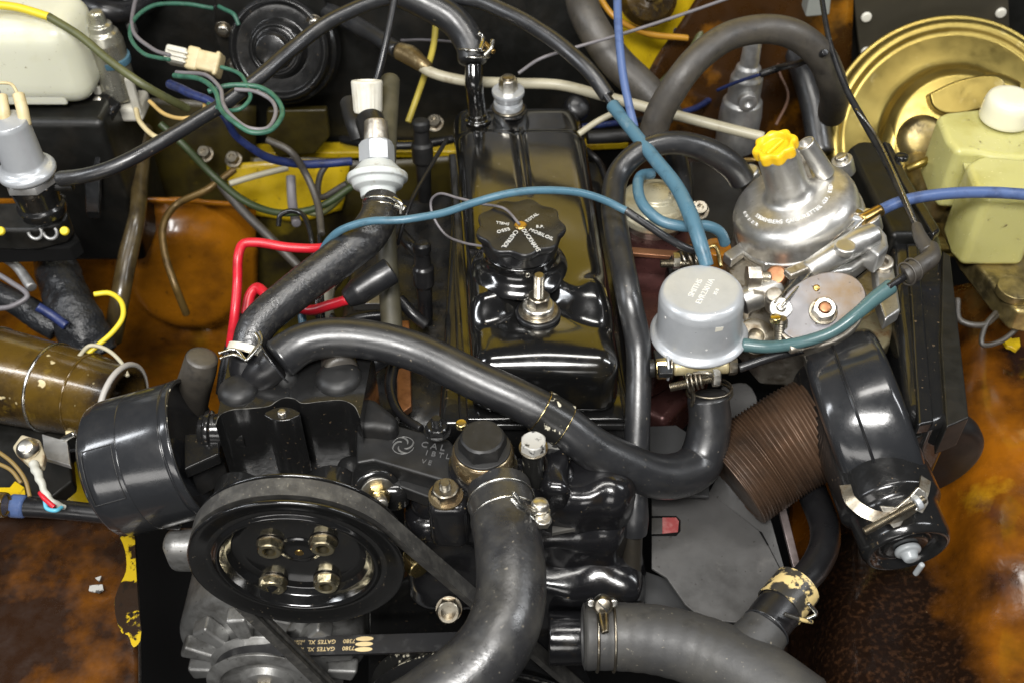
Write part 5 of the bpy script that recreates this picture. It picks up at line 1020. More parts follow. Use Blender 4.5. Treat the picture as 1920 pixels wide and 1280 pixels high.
lathe('pump_base', [(.1, -6), (fr_*.8, -6), (fr_*.9, -2.4), (.1, -2.4)], fpc, Z, alud, fp_, seg=40)
hs = thing('heat_shield', 'flat grey steel heat shield plate with small slot, right of the engine', 'heat shield', P(1340, 1040, -20))
ppoly('shield_plate', [(1222, 922), (1332, 922), (1428, 998), (1476, 1092), (1468, 1118), (1420, 1160), (1385, 1166), (1318, 1160), (1285, 1132), (1250, 1082), (1222, 1064)], -20, .3, grayp, hs, bev=.06)
ppoly('folded_corner', [(1330, 921, -20), (1352, 880, -18), (1424, 900, -17.5), (1450, 990, -18.2), (1478, 1092, -19.9), (1429, 998, -20)], -20, .25, grayp, hs, bev=.05)
ppoly('slot_edge', [(1222, 966), (1268, 966), (1276, 974), (1276, 994), (1268, 1003), (1222, 1003)], -19.85, .1, blackm, hs, bev=.02)
ppoly('red_patch', [(1242, 969), (1268, 969), (1273, 976), (1271, 996), (1242, 999)], -19.72, .08, M('faded_red', (.30, .06, .06), .5, var=[((.4, .16, .15), 90, .5, .7)]), hs, bev=.02)
ppoly('grey_tab', [(1222, 970), (1242, 970), (1242, 999), (1222, 1000)], -19.70, .08, grayp, hs, bev=.02)
ppoly('nick', [(1423, 994), (1428, 996), (1441, 1020), (1439, 1021)], -19.8, .05, blackm, hs, bev=0)
ppoly('shield_lower', [(1205, 1068), (1250, 1084), (1290, 1135), (1310, 1160), (1210, 1145)], -23, .4, dkgrey, hs, bev=.06)
ss = ppoly('shield_strip', [(1448, 905, -18), (1462, 903, -18), (1502, 1062, -20), (1490, 1072, -20)], -18, .5, M('pinkish_bare_steel', (.30, .25, .24), .4, metal=.7, var=[((.14, .10, .09), 60, .5, .75)]), bev=.08); tag(ss, 'narrow bare steel strip beside the grey heat shield', 'strip')
up = ppoly('grey_cover_plate', [(1352, 722, -15), (1400, 716, -14), (1422, 756, -14), (1405, 792, -15), (1350, 770, -16)], -15, .6, grayp, bev=.3, smoothn=3); tag(up, 'rounded grey steel plate above the left end of the ribbed duct', 'plate')
dp = ppoly('dark_cover_plate', [(1218, 798, -17), (1268, 796, -17), (1292, 812, -17), (1330, 850, -17), (1330, 930, -18), (1218, 925, -18)], -17, .4, dkgrey, bev=.1); tag(dp, 'dark grey plate behind the lower bend of the heater hose', 'plate')
# ================================================================ LEFT SIDE
tr = thing('varnished_trunk', 'fat varnished brown air trunk with clamp rings at the left edge', 'duct', P(80, 720, -22))
TP = [(-90, 688, -13, 92), (0, 704, -13, 88), (90, 724, -13, 83), (170, 742, -13, 78), (238, 758, -13, 74)]
hose('trunk_body', TP, 80, ductg, tr, seg=48, open_end=True)
for i, t, n_, w_, m_ in ((0, 9, 'clamp_ring', .16, wire), (2, 1, 'clamp_ring', .18, wire), (2, 9, 'moulded_bead', .14, ductg), (3, 10, 'end_ring', .32, M('grey_rim', (.38, .36, .33), .5))):
    pth = spline(res(TP, 80), 10); k = min(len(pth)-2, i*10+t); ring(n_, pth[k][0], pth[k+1][0]-pth[k-1][0], pth[k][1]*1.0, w_, m_, tr, seg=70)
hose('clamp_screw', [(100, 835, -15), (122, 822, -13), (142, 812, -12)], 7, wire, tr, seg=8)
vb = thing('wrapped_loom', 'thick loom wrapped in wrinkled black vinyl tape behind the brown trunk', 'loom', P(140, 600, -25))
def wr(s, a): return 1+.16*noise.noise(Vector((s*.35, math.cos(a)*1.1, math.sin(a)*1.1)))+.05*noise.noise(Vector((s*1.4, math.cos(a)*2.5, math.sin(a)*2.5)))
hose('wrapping', [(78, 420, -11, 28), (98, 480, -13, 36), (122, 550, -15, 42), (150, 610, -17, 46), (180, 670, -20, 44)], 40, vinyl, vb, seg=40, sub=16, rfun=wr)
hose('loom_branch', [(-20, 540, -14, 20), (50, 580, -16, 24), (110, 620, -18, 24)], 24, vinyl, vb, seg=20, rfun=wr)
hose('blue_wire', [(70, 575, -12), (95, 590, -13), (125, 612, -14)], 9, blued, vb, seg=10)
bs_ = thing('solenoid_shelf', 'dark stepped metal shelf under the left edge solenoid', 'bracket', P(60, 420, -10))
ppoly('shelf', [(-60, 380, -3), (110, 376, -3), (128, 395, -3), (120, 418, -4), (60, 432, -4), (-60, 432, -4)], -3, 3, darkm, bs_, bev=.5)
ppoly('shelf_web', [(-60, 430, -6), (130, 420, -6), (150, 450, -7), (130, 465, -7), (-60, 470, -7)], -6, 2, blackm, bs_, bev=.2)
for x in (66, 94): ring('hook', P(x, 436, -4), Vector((0, -1, .4)), .75, .2, alug, bs_, 180, 400, seg=24)
for x in (2, 122): screw(P(x, 434, -3), Vector((0, -.6, .8)), .5, .4, yelw, bs_)
tb = thing('battery_box', 'matt black box below the white washer bottle', 'box', P(60, 300, -10))
rbox('box_body', Vector((-61.5, 43.5, -11.2)), (26, 13, 22), 1.0, darkm, tb, n=(4, 4, 4))
ppoly('side_strap', [(150, 188, 0), (200, 175, 0), (225, 190, 0), (190, 240, -2), (186, 400, -12), (160, 400, -12)], 0, 1, gloss2, tb, bev=.2)
wb = thing('washer_bottle', 'milky white plastic washer bottle in the upper left corner', 'bottle', PD(50, 190, 126))
bcn = PD(38, 100, 127)
rbox('bottle_body', bcn+Vector((0, 0, .6)), (17.4, 9.5, 10.6), 2.4, bottle, wb, n=(10, 6, 6), deform=lambda v: Vector((v.x+.10*(v.x-bcn.x)*(v.z-bcn.z)/6*-.3, v.y, v.z)))
rbox('bottle_lip', bcn+Vector((-1, -4.3, -2.2)), (13.5, .6, 4.2), .28, bottle, wb, n=(4, 1, 3))
yt = hose('yellow_tube', [(-30, 8, 12.5), (30, 14, 12.5), (92, 32, 12)], 8, yelw, label='yellow tube over the white washer bottle running into olive sleeve', cat='tube', seg=14)
hose('olive_sleeve', [(90, 31, 12), (150, 68, 10.5), (210, 118, 8.5), (270, 160, 6.5), (320, 188, 4), (352, 204, 2)], 8, olive, yt, seg=14)
sol = thing('vacuum_solenoid', 'silver solenoid can on a black base at the left edge', 'solenoid', PD(50, 380, 113))
so = PD(50, 318, 113); q = ppx(so); sa = Vector((-.02, 0, 1))
lathe('solenoid_can', [(.1, -.6), (49*q, -.6), (53*q, -.3), (53*q, .1), (49*q, .4), (42*q, .6), (38*q, 1.0), (37*q, 5.6), (35*q, 6.1), (.1, 6.2)], so, sa, silv, sol, seg=60)
nut(so-sa*1.5, sa, 90*q, .95, alug, sol); lathe('black_base', [(.1, -6.2), (30*q, -6.2), (44*q, -5.6), (46*q, -4.6), (40*q, -4.2), (44*q, -2.4), (46*q, -1.5), (.1, -1.5)], so, sa, gloss2, sol, seg=50)
lathe('outlet', [(.1, 0), (.55, 0), (.5, 2.5), (.1, 2.5)], so-sa*2.2+R*1.8, R, plasd, sol, seg=16)
for a, b in (((10, 240), (2, 178)), ((48, 236), (34, 176))):
    hose('spade_boot', [PD(a[0], a[1], 109.5), PD((a[0]+b[0])/2+1, (a[1]+b[1])/2, 109), PD(b[0], b[1], 109)], 11, cream, sol, seg=14)
hose('boot_wire', [PD(34, 178, 109), PD(20, 158, 109.5), PD(-25, 158, 110)], 3, cream, sol, seg=8); hose('boot_wire', [PD(2, 180, 109), PD(-10, 165, 110), PD(-35, 168, 110)], 3, greyw, sol, seg=8)
co = thing('ignition_coil', 'small silver cylinder with stepped cap on a white bracket near the washer bottle', 'coil', PD(224, 195, 133))
cb_ = PD(226, 178, 133); q = ppx(cb_)
lathe('coil_can', [(.1, 0), (32*q, 0), (34*q, .4), (33*q, 7.5), (31*q, 7.9), (28*q, 8.6), (22*q, 8.9), (21*q, 9.6), (14*q, 9.8), (13*q, 11), (10*q, 11.3), (.1, 11.3)], cb_, Z, M('warm_silver', (.46, .45, .38), .3, metal=.8, rv=.1, var=[((.28, .24, .14), 30, .5, .8)]), co, seg=44)
rbox('bracket_base', cb_+Vector((.2, 0, -1.6)), (5.2, 4.5, 2.2), .6, whitep, co)
rbox('bracket_arm', cb_+Vector((-1.9, -1.8, .3)), (.9, .9, 4.2), .3, whitep, co); rbox('bracket_arm', cb_+Vector((2.3, -1.8, 1.0)), (1.0, .9, 5.2), .3, whitep, co)
lathe('blue_band', [(.1, 0), (33.5*q, 0), (33.5*q, .9), (.1, .9)], cb_+Z*4.6+R*.25, Z, blue, co, seg=40); screw(PD(184, 190, 130), Vector((0, -.8, .6)), .6, .5, zinc, co)
# blower motor
mo = PY(522, 92, 54); q = ppx(mo); ma = Vector((-.05, -.88, .45)).normalized()
bl = thing('blower_motor', 'round black blower motor with concentric rings on the bulkhead', 'motor', mo)
lathe('motor_face', [(.1, -5), (104*q, -5), (104*q, -2), (96*q, -1.6), (95*q, 0), (88*q, .4), (84*q, .2), (80*q, -.1), (55*q, -.2), (50*q, 1.6), (44*q, 1.9), (40*q, 1.6), (36*q, 1.7), (33*q, 3.4), (27*q, 3.9), (.1, 4)], mo, ma, gloss2, bl, seg=90)
wpoly('motor_plate', [(405, -30), (600, -30), (625, 60), (610, 150), (560, 170), (430, 160), (400, 60)], 57, 1.2, darkm, bl, bev=.3)
for x, y in ((419, 55), (440, 122), (577, 120), (590, 42)): p = PY(x, y, 55.6); washer(p, -Y, 1.1, .15, bzinc, bl); screw(p-Y*.15, -Y, .72, .5, zinc, bl)
# wiring connector
wc2 = thing('wiring_connector', 'white and yellowed multi pin wiring connector among green wires', 'connector', PD(368, 115, 128))
cxx = (R*.97-U*.22).normalized(); cyy = F.cross(cxx).normalized()
def cbx_(px, w, h, m, nm): return rbox(nm, PD(px, 112+(px-360)*.22, 128), (w, h, 2.6), .35, m, wc2, rot=(cxx, cyy, F), n=(2, 2, 2))
cbx_(334, 2.6, 2.0, whitep, 'plug_half'); cbx_(366, 1.6, 2.8, cream, 'collar'); cbx_(394, 2.8, 2.4, cream, 'socket_half'); cbx_(410, .6, 2.9, cream, 'collar')
for k in (-.55, 0, .55): rbox('plug_rib', PD(334, 107, 127)+cyy*k-F*.6, (2.5, .25, .4), .1, whitep, wc2, rot=(cxx, cyy, F), n=(1, 1, 1), k=2)
GW = [('green_wire', [(318, 104, 9), (280, 90, 8), (250, 60, 8), (252, 10, 8), (262, -15, 8)], 4, greyw, 'grey wire from the left end of the connector up to the top edge'),
      ('green_wire', [(318, 112, 9), (272, 104, 8), (246, 70, 8), (252, 35, 8), (290, 12, 8), (350, 8, 7), (400, 16, 6)], 4, green, 'green wire looped from the left end of the connector round to the right'),
      ('green_wire', [(414, 126, 9), (448, 138, 9), (462, 160, 9), (470, 185, 8.6), (450, 204, 8.4), (420, 206, 8), (390, 195, 7)], 4, green, 'green wire curling down from the right end of the connector'),
      ('green_wire', [(326, 142, 8), (375, 148, 9), (402, 170, 9.2), (414, 205, 9), (440, 230, 9), (470, 248, 8.6), (505, 245, 8.4), (528, 218, 8.4), (518, 185, 8.6), (490, 165, 8.8), (455, 160, 9), (420, 162, 9), (390, 172, 8.6)], 5, green, 'long green wire making the outer loop over the grey hose'),
      ('green_wire', [(330, 136, 8), (385, 142, 9), (412, 165, 9.3), (418, 195, 9.1), (432, 215, 9), (465, 240, 8.7), (498, 240, 8.5), (516, 215, 8.5), (508, 188, 8.7), (480, 172, 9), (440, 168, 9)], 4, greyw, 'grey wire running inside the outer green loop'),
      ('green_wire', [(410, 12, 6), (440, 28, 6), (448, 48, 5)], 4, green, 'short green wire at the upper left corner of the blower motor')]
for nm, pts, r, m, lb2 in GW: hose('looped_wire', pts, r, m, label=lb2, cat='wire', seg=10, wob=.15)
hose('looped_wire', [(255, 205, 1), (262, 228, 1), (290, 256, 1), (310, 262, 1)], 5, cream, label='short cream wire looping below the white bracket', cat='wire', seg=8)
hose('looped_wire', [(280, 190, 3), (310, 215, 3), (350, 222, 4), (380, 212, 4), (384, 192, 4)], 4, M('orange_cream_wire', (.50, .34, .12), .4), label='pale orange wire hanging in a shallow curve below the connector', cat='wire', seg=8)
hose('blue_harness', [(318, 158, 4, 9), (350, 172, 5, 9), (400, 195, 5, 8), (425, 225, 4, 7), (450, 262, 1, 7), (500, 295, -2, 8), (560, 308, -4, 8), (660, 303, -5, 8)], 8, blued, label='dark blue taped harness running right below the looped wires', cat='wire', seg=12, wob=.2)
hose('dark_green_cable', [(300, 232, -2), (340, 268, -4), (400, 330, -8), (460, 378, -10), (530, 400, -10), (600, 388, -10), (660, 350, -9)], 7, M('dark_green_rubber', (.03, .045, .015), .45), label='dark green cable sagging across the yellow panel', cat='cable', seg=10)
hose('brown_cable', [(400, 330, -12), (450, 390, -15), (500, 440, -17), (560, 500, -20)], 9, rubb, label='brown grey cable running diagonally behind the dark green cable', cat='cable', seg=10)
hose('grey_brown_cable', [(500, 262, -1), (545, 285, -2), (575, 330, -5), (595, 380, -7), (603, 440, -8)], 7, rubb, label='grey brown cable bending down beside the blue harness', cat='cable', seg=10)
hose('cream_strip', [(430, 345, -12), (480, 330, -12), (540, 315, -12)], 6, creamp, label='short cream strip in front of the yellow patch', cat='strip', seg=8)
hose('upright_conduit', [(272, 240, -10, 15), (262, 330, -12, 16), (258, 400, -13, 15), (240, 480, -16, 18), (225, 560, -19, 18), (210, 640, -24, 18)], 15, M('oily_brown_conduit', (.07, .05, .02), .3, coat=.3, var=[((.02, .014, .008), 40, .45, .7), ((.2, .16, .08), 60, .62, .8)]), label='oily dark brown conduit standing against the orange panel', cat='conduit', seg=18)
hose('panel_pipe', [(440, 318, -12), (390, 355, -13), (330, 385, -15), (307, 420, -16), (308, 470, -18), (330, 540, -21), (350, 590, -25)], 7, M('brown_brake_pipe', (.16, .10, .03), .35, metal=.4, var=[((.05, .03, .01), 50, .45, .7)]), label='thin brown metal pipe curving down over the pressed oval', cat='pipe', seg=12)
hose('yellow_loop_wire', [(176, 552, -8), (205, 550, -8), (228, 568, -8), (230, 595, -8.5), (212, 622, -9), (180, 650, -9.5), (158, 668, -10)], 5, yelw, label='bright yellow wire looping above the brown trunk', cat='wire', seg=10)
hose('cream_wire', [(148, 668, -9), (168, 648, -9), (200, 655, -9), (228, 680, -9.5), (240, 705, -10)], 4, creamp, label='cream wire arched over the end of the brown trunk', cat='wire', seg=8)
hose('red_cable', [(618, 462, -1), (596, 466, -.5), (540, 464, 0), (482, 455, .5), (456, 458, .5), (447, 480, 0), (445, 530, -2), (440, 590, -4), (432, 650, -7)], 9, red, label='bright red cable with a square bend beside the footwell', cat='cable', seg=14)
r2 = hose('red_cable', [(652, 562, -2, 10), (620, 572, -3, 10), (580, 582, -4, 10), (540, 566, -4, 10), (500, 552, -4, 10), (482, 540, -4, 10), (470, 552, -4.5, 10), (462, 590, -6, 11)], 10, red, label='red lead passing under the crazed hose', cat='cable', seg=14)
hose('lead_boot', [(648, 562, -2, 17), (670, 548, -1.5, 26), (710, 522, -.5, 27), (735, 506, 0, 26)], 26, rub, r2, seg=22); hose('lead_sleeve', [(465, 585, -6, 13), (452, 640, -8, 15), (440, 700, -10, 17)], 15, rubd, r2, seg=14)
hose('red_sleeve', [(436, 640, -7, 12), (424, 690, -9, 13), (418, 740, -11, 14)], 13, rubd, label='black sleeve on the end of the bright red cable', cat='sleeve', seg=14)
ri = thing('cable_ring', 'curved black steel cable hook behind the red cable', 'hook', P(548, 410, -4))
hose('hook', [(522, 425, -5), (526, 404, -4), (545, 396, -3.5), (566, 402, -3.5), (580, 430, -4), (590, 500, -6), (596, 600, -9)], 5, gloss2, ri, seg=10)
hose('strap', [(598, 440, -2), (602, 520, -4), (606, 600, -7)], 4, gloss2, ri, seg=8)
bu = hose('small_blue_tube', [(566, 590, -5), (568, 610, -5.5), (566, 640, -6)], 8, blue, label='short blue tube end below the crazed hose', cat='tube', seg=12)
wf = thing('cream_fuel_filter', 'translucent cream and clear fittings behind the crazed hose', 'fitting', P(610, 560, -10))
hose('filter_body', [(598, 458, -3, 9), (596, 480, -4, 9)], 9, whitep, wf, seg=12); hose('filter_body', [(618, 520, -6, 13), (614, 560, -8, 12), (616, 598, -10, 11)], 12, M('clear_plastic', (.5, .48, .38), .15, trans=.3), wf, seg=16)
hose('grey_lead', [(545, 330, -10, 9), (548, 380, -12, 9), (556, 420, -12, 9)], 9, greyw, label='short grey lead against the bright yellow patch', cat='wire', seg=10)
# spark plug side: boots and leads in the shade left of the cover
for i, (x, y, zz) in enumerate(((790, 250, -1), (792, 480, -4))):
    sp = thing('spark_plug_boot', 'black plug boot with ribbed cap %s' % ('at the rear left of the rocker cover' if i == 0 else 'beside the middle of the rocker cover'), 'plug boot', P(x, y, zz-6), group='spark plug boots')
    b = P(x, y, zz); q = ppx(b)
    lathe('boot', [(.1, -9), (13*q, -9), (15*q, -4), (20*q, -3.6), (21*q, -1.5), (16*q, -1.2), (15*q, .4), (17*q, .6), (17*q, 1.4), (12*q, 1.7), (.1, 1.7)], b, Vector((0, .15, 1)), rubd if i else plasd, sp, seg=24)
hose('plug_lead', [(790, 480, -4), (770, 460, -3.5), (752, 440, -4)], 12, rubd, label='short glossy plug lead beside the olive hose', cat='lead', seg=14)
hose('plug_lead', [(748, 560, -8), (775, 590, -9), (800, 610, -10)], 11, rubd, label='lower plug lead running under the rocker cover edge', cat='lead', seg=14)
ps_ = ppoly('grey_side_plate', [(655, 530), (725, 500), (728, 570), (660, 570)], -9, 1, alug, bev=.15); tag(ps_, 'flat grey alloy plate behind the red lead', 'plate')
rust = ppoly('rusty_strip', [(742, 600), (768, 600), (772, 760), (745, 780)], -13, 1, copper, bev=.15); tag(rust, 'narrow rusty strip low between pump and rocker cover', 'strip')
hose('lower_pipe', [(640, 715, -6, 24), (680, 690, -6, 22), (735, 655, -6, 20)], 22, rub, label='short dark pipe behind the pump housing', cat='pipe', seg=18)
hose('pump_neck', [(640, 700, -2, 34), (632, 670, -3, 33), (628, 640, -5, 32)], 33, rubb, label='brown rubber neck rising from the pump behind the heater hose', cat='hose', seg=22)
wtab = ppoly('white_tab', [(415, 740), (445, 728), (450, 745), (440, 790), (425, 775)], -6, .4, whitep, bev=.05); tag(wtab, 'small white tab between canister and pump housing', 'tab')
# lower left lamp wiring
cd = hose('lower_conduit', [(-40, 948, -13, 19), (60, 950, -13.2, 19), (150, 958, -13.6, 18), (240, 968, -14, 17), (340, 976, -14.5, 17)], 18, rubd, label='shiny black conduit lying along the top of the brown panel', cat='conduit', seg=18)
hose('blue_sleeve', [(20, 947, -13), (49, 949, -13)], 22, bluel, cd, seg=18); hose('conduit_end', [(-10, 945, -11.5, 24), (12, 946, -11.5, 24)], 24, ductg, cd, seg=20, open_end=True)
lw = thing('lamp_connector', 'dirty white lamp connector with twisted wires at the left edge', 'connector', P(55, 850, -13))
prism('connector_frame', [P(x, y, -10) for x, y in ((40, 812), (74, 822), (84, 850), (80, 872), (52, 868), (28, 846), (22, 836))], Vector((0, 0, -1)), M('dirty_ivory', (.42, .37, .26), .5, var=[((.18, .08, .03), 45, .5, .65)]), lw, bev=.25)
lathe('lamp_screw', [(.1, 0), (1.1, 0), (1.1, .4), (.7, .9), (.1, 1.0)], P(54, 842, -9.8), Vector((0, -.3, 1)), zinc, lw, seg=24)
hose('wrapped_wire', [(62, 868, -10, 9), (74, 895, -10, 8), (84, 920, -10.5, 6), (98, 940, -11, 7), (122, 950, -12, 5)], 7, M('off_white_tape', (.45, .45, .40), .5, bump=(90, .8, .1)), lw, seg=12, rfun=lambda s, a: 1+.14*math.sin(s*5+a))
hose('red_wire', [(75, 922, -10.6), (85, 935, -10.6), (102, 950, -11)], 5, red, lw, seg=8); hose('light_blue_wire', [(84, 936, -10.8), (88, 952, -11), (105, 956, -11), (116, 950, -11.4)], 4, M('pale_blue', (.10, .40, .55), .4), lw, seg=8)
hose('brown_wire', [(-20, 835, -11), (25, 868, -11), (48, 900, -11.5), (56, 930, -12)], 4, M('tan_wire', (.22, .15, .05), .4), lw, seg=8); hose('brown_wire', [(-20, 862, -11), (20, 880, -11.5), (40, 905, -12)], 4, MT['tan_wire'], lw, seg=8)
sb = ppoly('lamp_support_plate', [(78, 812), (126, 826), (132, 872), (84, 858)], -13, .6, alug, bev=.1); tag(sb, 'small grey plate right of the lamp connector', 'plate')
sb = ppoly('lamp_bracket', [(-40, 785), (60, 796), (180, 812), (215, 835), (130, 845), (136, 900), (96, 932), (-40, 935)], -17, 2, darkm, bev=.3); tag(sb, 'dark bracket below the brown trunk behind the lamp connector', 'bracket')
yb2 = ppoly('yellow_flake_panel', [(-30, 912), (18, 912), (28, 900), (46, 912), (48, 928), (20, 932), (-30, 930)], -15.5, .4, yb, bev=.1); tag(yb2, 'small bright yellow painted tab at the left edge', 'tab')
hose('tan_slot', [(124, 812, -14), (150, 808, -14)], 6, cream, label='short tan sleeve under the brown trunk', cat='sleeve', seg=10)
# flaked yellow paint left on the edge of the brown panel
tag(ppoly('flaked_paint_edge', [(212, 974), (246, 976), (251, 990), (255, 1060), (259, 1130), (263, 1200), (250, 1212), (240, 1190), (228, 1186), (214, 1130), (222, 1100), (236, 1070), (234, 1030), (222, 1000)], -19.8, .12, flky, bev=.03, smoothn=3), kind='structure')
for f_ in ([(168, 1096), (192, 1094), (194, 1104), (184, 1110), (166, 1106)], [(178, 1082), (190, 1078), (186, 1090)]):
    tag(ppoly('bare_chip', f_, -19.1, .2, flake, bev=.03), kind='structure')
# ================================================================ REAR RIGHT
zv = thing('zinc_sensor', 'grey metal stepped vacuum unit standing behind the arched hose', 'vacuum unit', PY(1380, 255, 50))
zb = PY(1382, 250, 50); q = ppx(zb)
lathe('unit_body', [(.1, -2), (38*q, -2), (39*q, 3), (36*q, 5.0), (30*q, 5.4), (29*q, 8.5), (25*q, 9), (22*q, 10), (17*q, 10.4), (15*q, 14.5), (17*q, 15), (17*q, 15.8), (13*q, 16.2), (.1, 16.2)], zb, Z, alug, zv, seg=44)
lathe('side_port', [(.1, 0), (1.2, 0), (1.2, 1.2), (.6, 1.3), (.1, .8)], zb+Z*6.5-Y*1.8, -Y, alug, zv, seg=24)
rp = thing('riveted_sheet', 'dark olive riveted metal panel behind the gold brake servo', 'panel', PY(1700, 60, 58))
wpoly('panel_sheet', [(1596, -40), (1890, -40), (1895, 88), (1800, 80), (1700, 82), (1612, 104)], 58, 1, M('olive_black_panel', (.045, .040, .028), .5, metal=.2, var=[((.07, .06, .04), 15, .5, .8)]), rp, bev=.2)
for x, y in ((1624, 32), (1624, 97), (1876, 24), (1880, 86)): screw(PY(x, y, 57.9), -Y, .7, .4, whitep, rp, slot=False)
cn_ = thing('grey_relay', 'small grey plastic relay hanging at the top edge right of the arch', 'relay', PY(1545, 10, 50))
wpoly('relay_body', [(1522, -30), (1562, -30), (1556, 30), (1510, 34)], 50, 3, M('relay_plastic', (.22, .23, .21), .4), cn_, bev=.3)
yd = thing('yellow_dome', 'shiny yellow brown domed cap at the top edge beside the upright blue tube', 'dome', PY(1215, -8, 55)); lathe('dome_cap', [(.1, 0), (3.6, 0), (3.6, .8), (3.0, 2.0), (1.6, 2.8), (.9, 3.0), (.9, 3.6), (.1, 3.7)], PY(1215, -2, 55), Vector((0, -.8, .6)), ductg, yd, seg=40)
hose('orange_cable', [(1115, -20, 6), (1150, 30, 4), (1210, 62, 2), (1290, 72, 1)], 6, M('orange_rubber', (.45, .22, .02), .4), label='orange cable crossing behind the pale blue upright tube', cat='cable', seg=10)
hose('blue_cable_rear', [(1262, -20, 3), (1266, 50, 0), (1270, 100, -4)], 6, blued, label='dark blue cable in front of the yellow bulkhead', cat='cable', seg=10)
hose('olive_cable', [(1335, -20, 4), (1310, 70, 0), (1270, 125, -3), (1236, 160, -6)], 7, olive, label='olive cable slanting across the yellow bulkhead', cat='cable', seg=10)
hose('dark_cylinder', [(1232, 50, -4, 18), (1236, 100, -7, 17), (1238, 130, -9, 15)], 18, bzinc, label='dark metal cylinder in front of the yellow bulkhead', cat='cylinder', seg=18)
hose('cable_tie', [(1425, 140, 2), (1460, 128, 3), (1500, 118, 7), (1548, 98, 11)], 7, plas, label='black plastic tie joining the arched and upright hoses', cat='cable tie', seg=10)
hose('cable_tie_lead', [(1425, 140, 2), (1380, 155, 0), (1345, 170, -2)], 3.5, blued, label='thin dark lead behind the grey vacuum unit', cat='lead', seg=8)
hose('brown_lead', [(1465, 60, -2), (1460, 130, -4), (1478, 180, -6), (1455, 235, -8)], 3, M('brown_lead_rubber', (.10, .05, .03), .5), label='thin brown lead hanging behind the arch', cat='lead', seg=8)
hose('fuel_pipe', [(1085, 252, 0), (1120, 228, 1), (1160, 208, 2)], 6, creamp, label='short cream pipe end right of the rocker cover rear', cat='pipe', seg=10)
rr_ = hose('fuel_rail', [(1100, 258, -3, 13), (1150, 256, -3, 13), (1230, 250, -3, 13)], 13, plasd, label='dark horizontal pipe behind the rocker cover on the right', cat='pipe', seg=14)
hose('blue_strip_rear', [(1090, 238, -4), (1150, 232, -4), (1300, 205, -8), (1340, 180, -9)], 6, blued, label='dark blue cable behind the cream pipe', cat='cable', seg=8)
kb = thing('rubber_stop', 'round black rubber stop at the rear right corner of the rocker cover', 'stop', P(1080, 205, -1)); lathe('stop', [(.1, -1), (1.4, -1), (1.7, .5), (1.4, 1.6), (.1, 1.8)], P(1080, 205, -1.5), Vector((.2, -.6, .8)), rubd, kb, seg=26, f=.5)
hose('right_loop_wire', [(1795, 560, -9), (1800, 600, -10), (1840, 610, -10), (1870, 590, -10), (1900, 560, -9)], 6, rubb, label='thin grey wire loop below the rusty gold bracket', cat='wire', seg=10)
hose('right_loop_wire', [(1868, 585, -9.5), (1848, 610, -10), (1842, 645, -11), (1875, 640, -11), (1935, 590, -10)], 5, rubb, label='thin brown wire bent in a hook below the reservoir bracket', cat='wire', seg=10)
fl = ppoly('yellow_chip', [(1882, 638), (1892, 628), (1898, 634), (1912, 632), (1914, 648), (1906, 656), (1896, 650), (1888, 648)], -15.0, .5, yb, bev=.08); tag(fl, kind='structure')

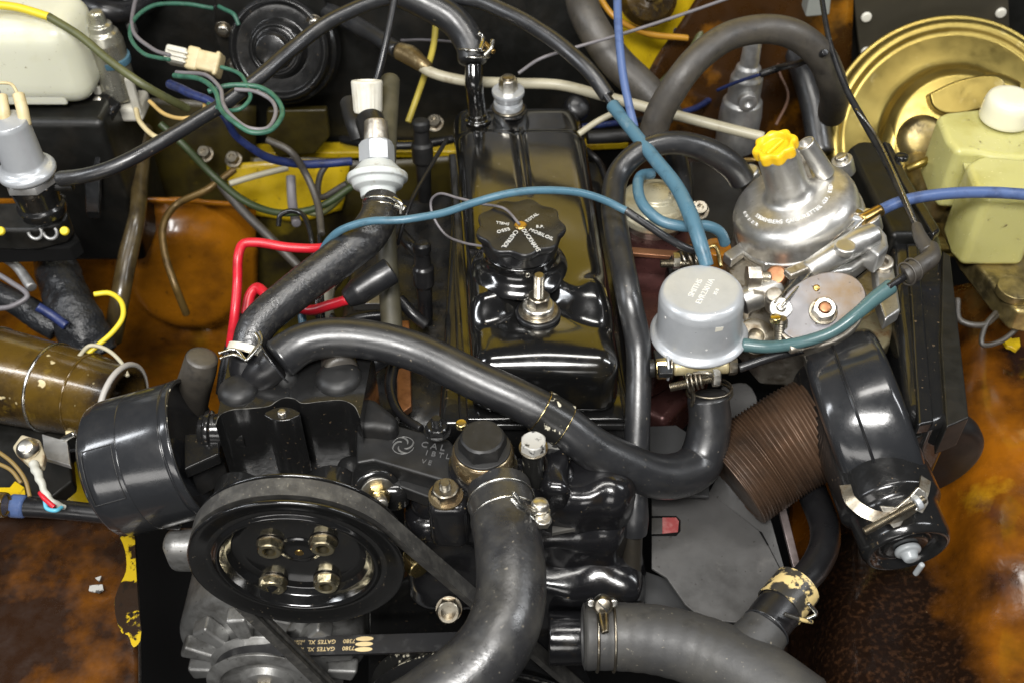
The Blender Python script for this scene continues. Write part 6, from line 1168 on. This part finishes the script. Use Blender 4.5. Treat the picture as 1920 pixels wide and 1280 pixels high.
# ---------------------------------------------------------------- small clutter in the shade at the back and left
CL = [('bracket_hose', [(240, -20, 4), (243, 40, 3), (250, 60, 1)], 9, alug, 'short grey pipe at the top edge beside the connector wires', 'pipe'),
      ('top_left_hose', [(140, -10, 6, 20), (200, 22, 5, 22), (250, 18, 4, 20), (300, -20, 4, 20)], 20, rubd, 'dark hose bending below the top edge next to the washer bottle', 'hose'),
      ('ground_wire', [(404, 10, 4), (420, 60, 0), (452, 60, -2), (470, 30, -2)], 4, rubd, 'thin black wire at the blower plate corner', 'wire'),
      ('thin_white_wire', [(752, 76, 0), (800, 76, 1), (862, 80, 2)], 2.5, greyw, 'thin pale wire crossing left of the clipped hose', 'wire'),
      ('speaker_wire', [(620, 300, -12), (600, 330, -13), (600, 370, -14), (650, 345, -12)], 6, rubb, 'grey wire curled below the blue harness', 'wire'),
      ('speaker_wire', [(850, 262, -16), (790, 272, -16), (700, 272, -16), (640, 262, -17)], 8, rubd, 'dark cable lying along the yellow shelf', 'cable'),
      ('olive_wire', [(655, 330, -14), (640, 370, -15), (600, 400, -15), (560, 395, -15)], 5, olive, 'olive wire behind the white check valve', 'wire'),
      ('rear_black_wire', [(1080, 268, -6), (1120, 300, -8), (1140, 350, -8)], 6, rubd, 'black wire behind the dark hose loop', 'wire'),
      ('rear_copper_pipe', [(1290, 262, -14), (1330, 300, -12), (1420, 300, -10)], 4, brass, 'thin brass pipe low behind the carburettor', 'pipe'),
      ('left_wire', [(-20, 505, -10), (20, 530, -10.5), (50, 556, -11), (20, 575, -11.5), (-20, 580, -12)], 5, greyw, 'grey wire looped at the left edge above the brown trunk', 'wire'),
      ('left_wire', [(-20, 470, -10, 7), (30, 500, -10.5, 9), (60, 540, -11, 10)], 9, alug, 'dull metal tube at the left edge beside the wrapped loom', 'tube'),
      ('lower_lead', [(560, 500, -8), (640, 620, -10), (700, 700, -12)], 6, rubd, 'thin black lead crossing below the crazed hose', 'lead'),
      ('lower_lead', [(600, 640, -9, 12), (660, 600, -9, 12), (720, 590, -9, 12)], 12, rubd, 'thick dark lead behind the heater hose', 'lead'),
      ('right_dark_cable', [(1600, 150, -8), (1590, 210, -9), (1600, 260, -9)], 5, rubd, 'short dark cable between the arched hose and the servo', 'cable'),
      ('orange_twist', [(1470, 20, -3), (1476, 60, -4), (1468, 110, -6)], 5, MT['orange_rubber'], 'orange wire between the two upper right hoses', 'wire'),
      ('tan_pipe', [(640, 520, -10, 7), (612, 560, -11, 7), (600, 610, -12, 7)], 7, bzinc, 'dull metal rod behind the red lead', 'rod')]
for nm, pts, r, mm, lb3, ct in CL: hose(nm, pts, r, mm, label=lb3, cat=ct, seg=12, wob=.12)
for i, (x, y, z_, lb3) in enumerate(((438, 300, -16, 'zinc bolt on the dark panel left of the yellow patch'), (385, 290, -16, 'small zinc nut above the dark green cable'), (1310, 395, -6, 'small zinc nut beside the dark block behind the carburettor'), (1300, 700, -14, 'zinc bolt low between the grey valve and the ribbed duct'), (815, 232, -8, 'dull bolt left of the rear corner of the rocker cover'))):
    t = thing('small_bolt', lb3, 'bolt', P(x, y, z_)); b = P(x, y, z_); washer(b, Vector((0, -.5, .8)), 1.2, .2, bzinc, t); nut(b+Vector((0, -.1, .16)), Vector((0, -.5, .8)), 1.6, 1.0, bzinc, t, spin=i, hole=.8)
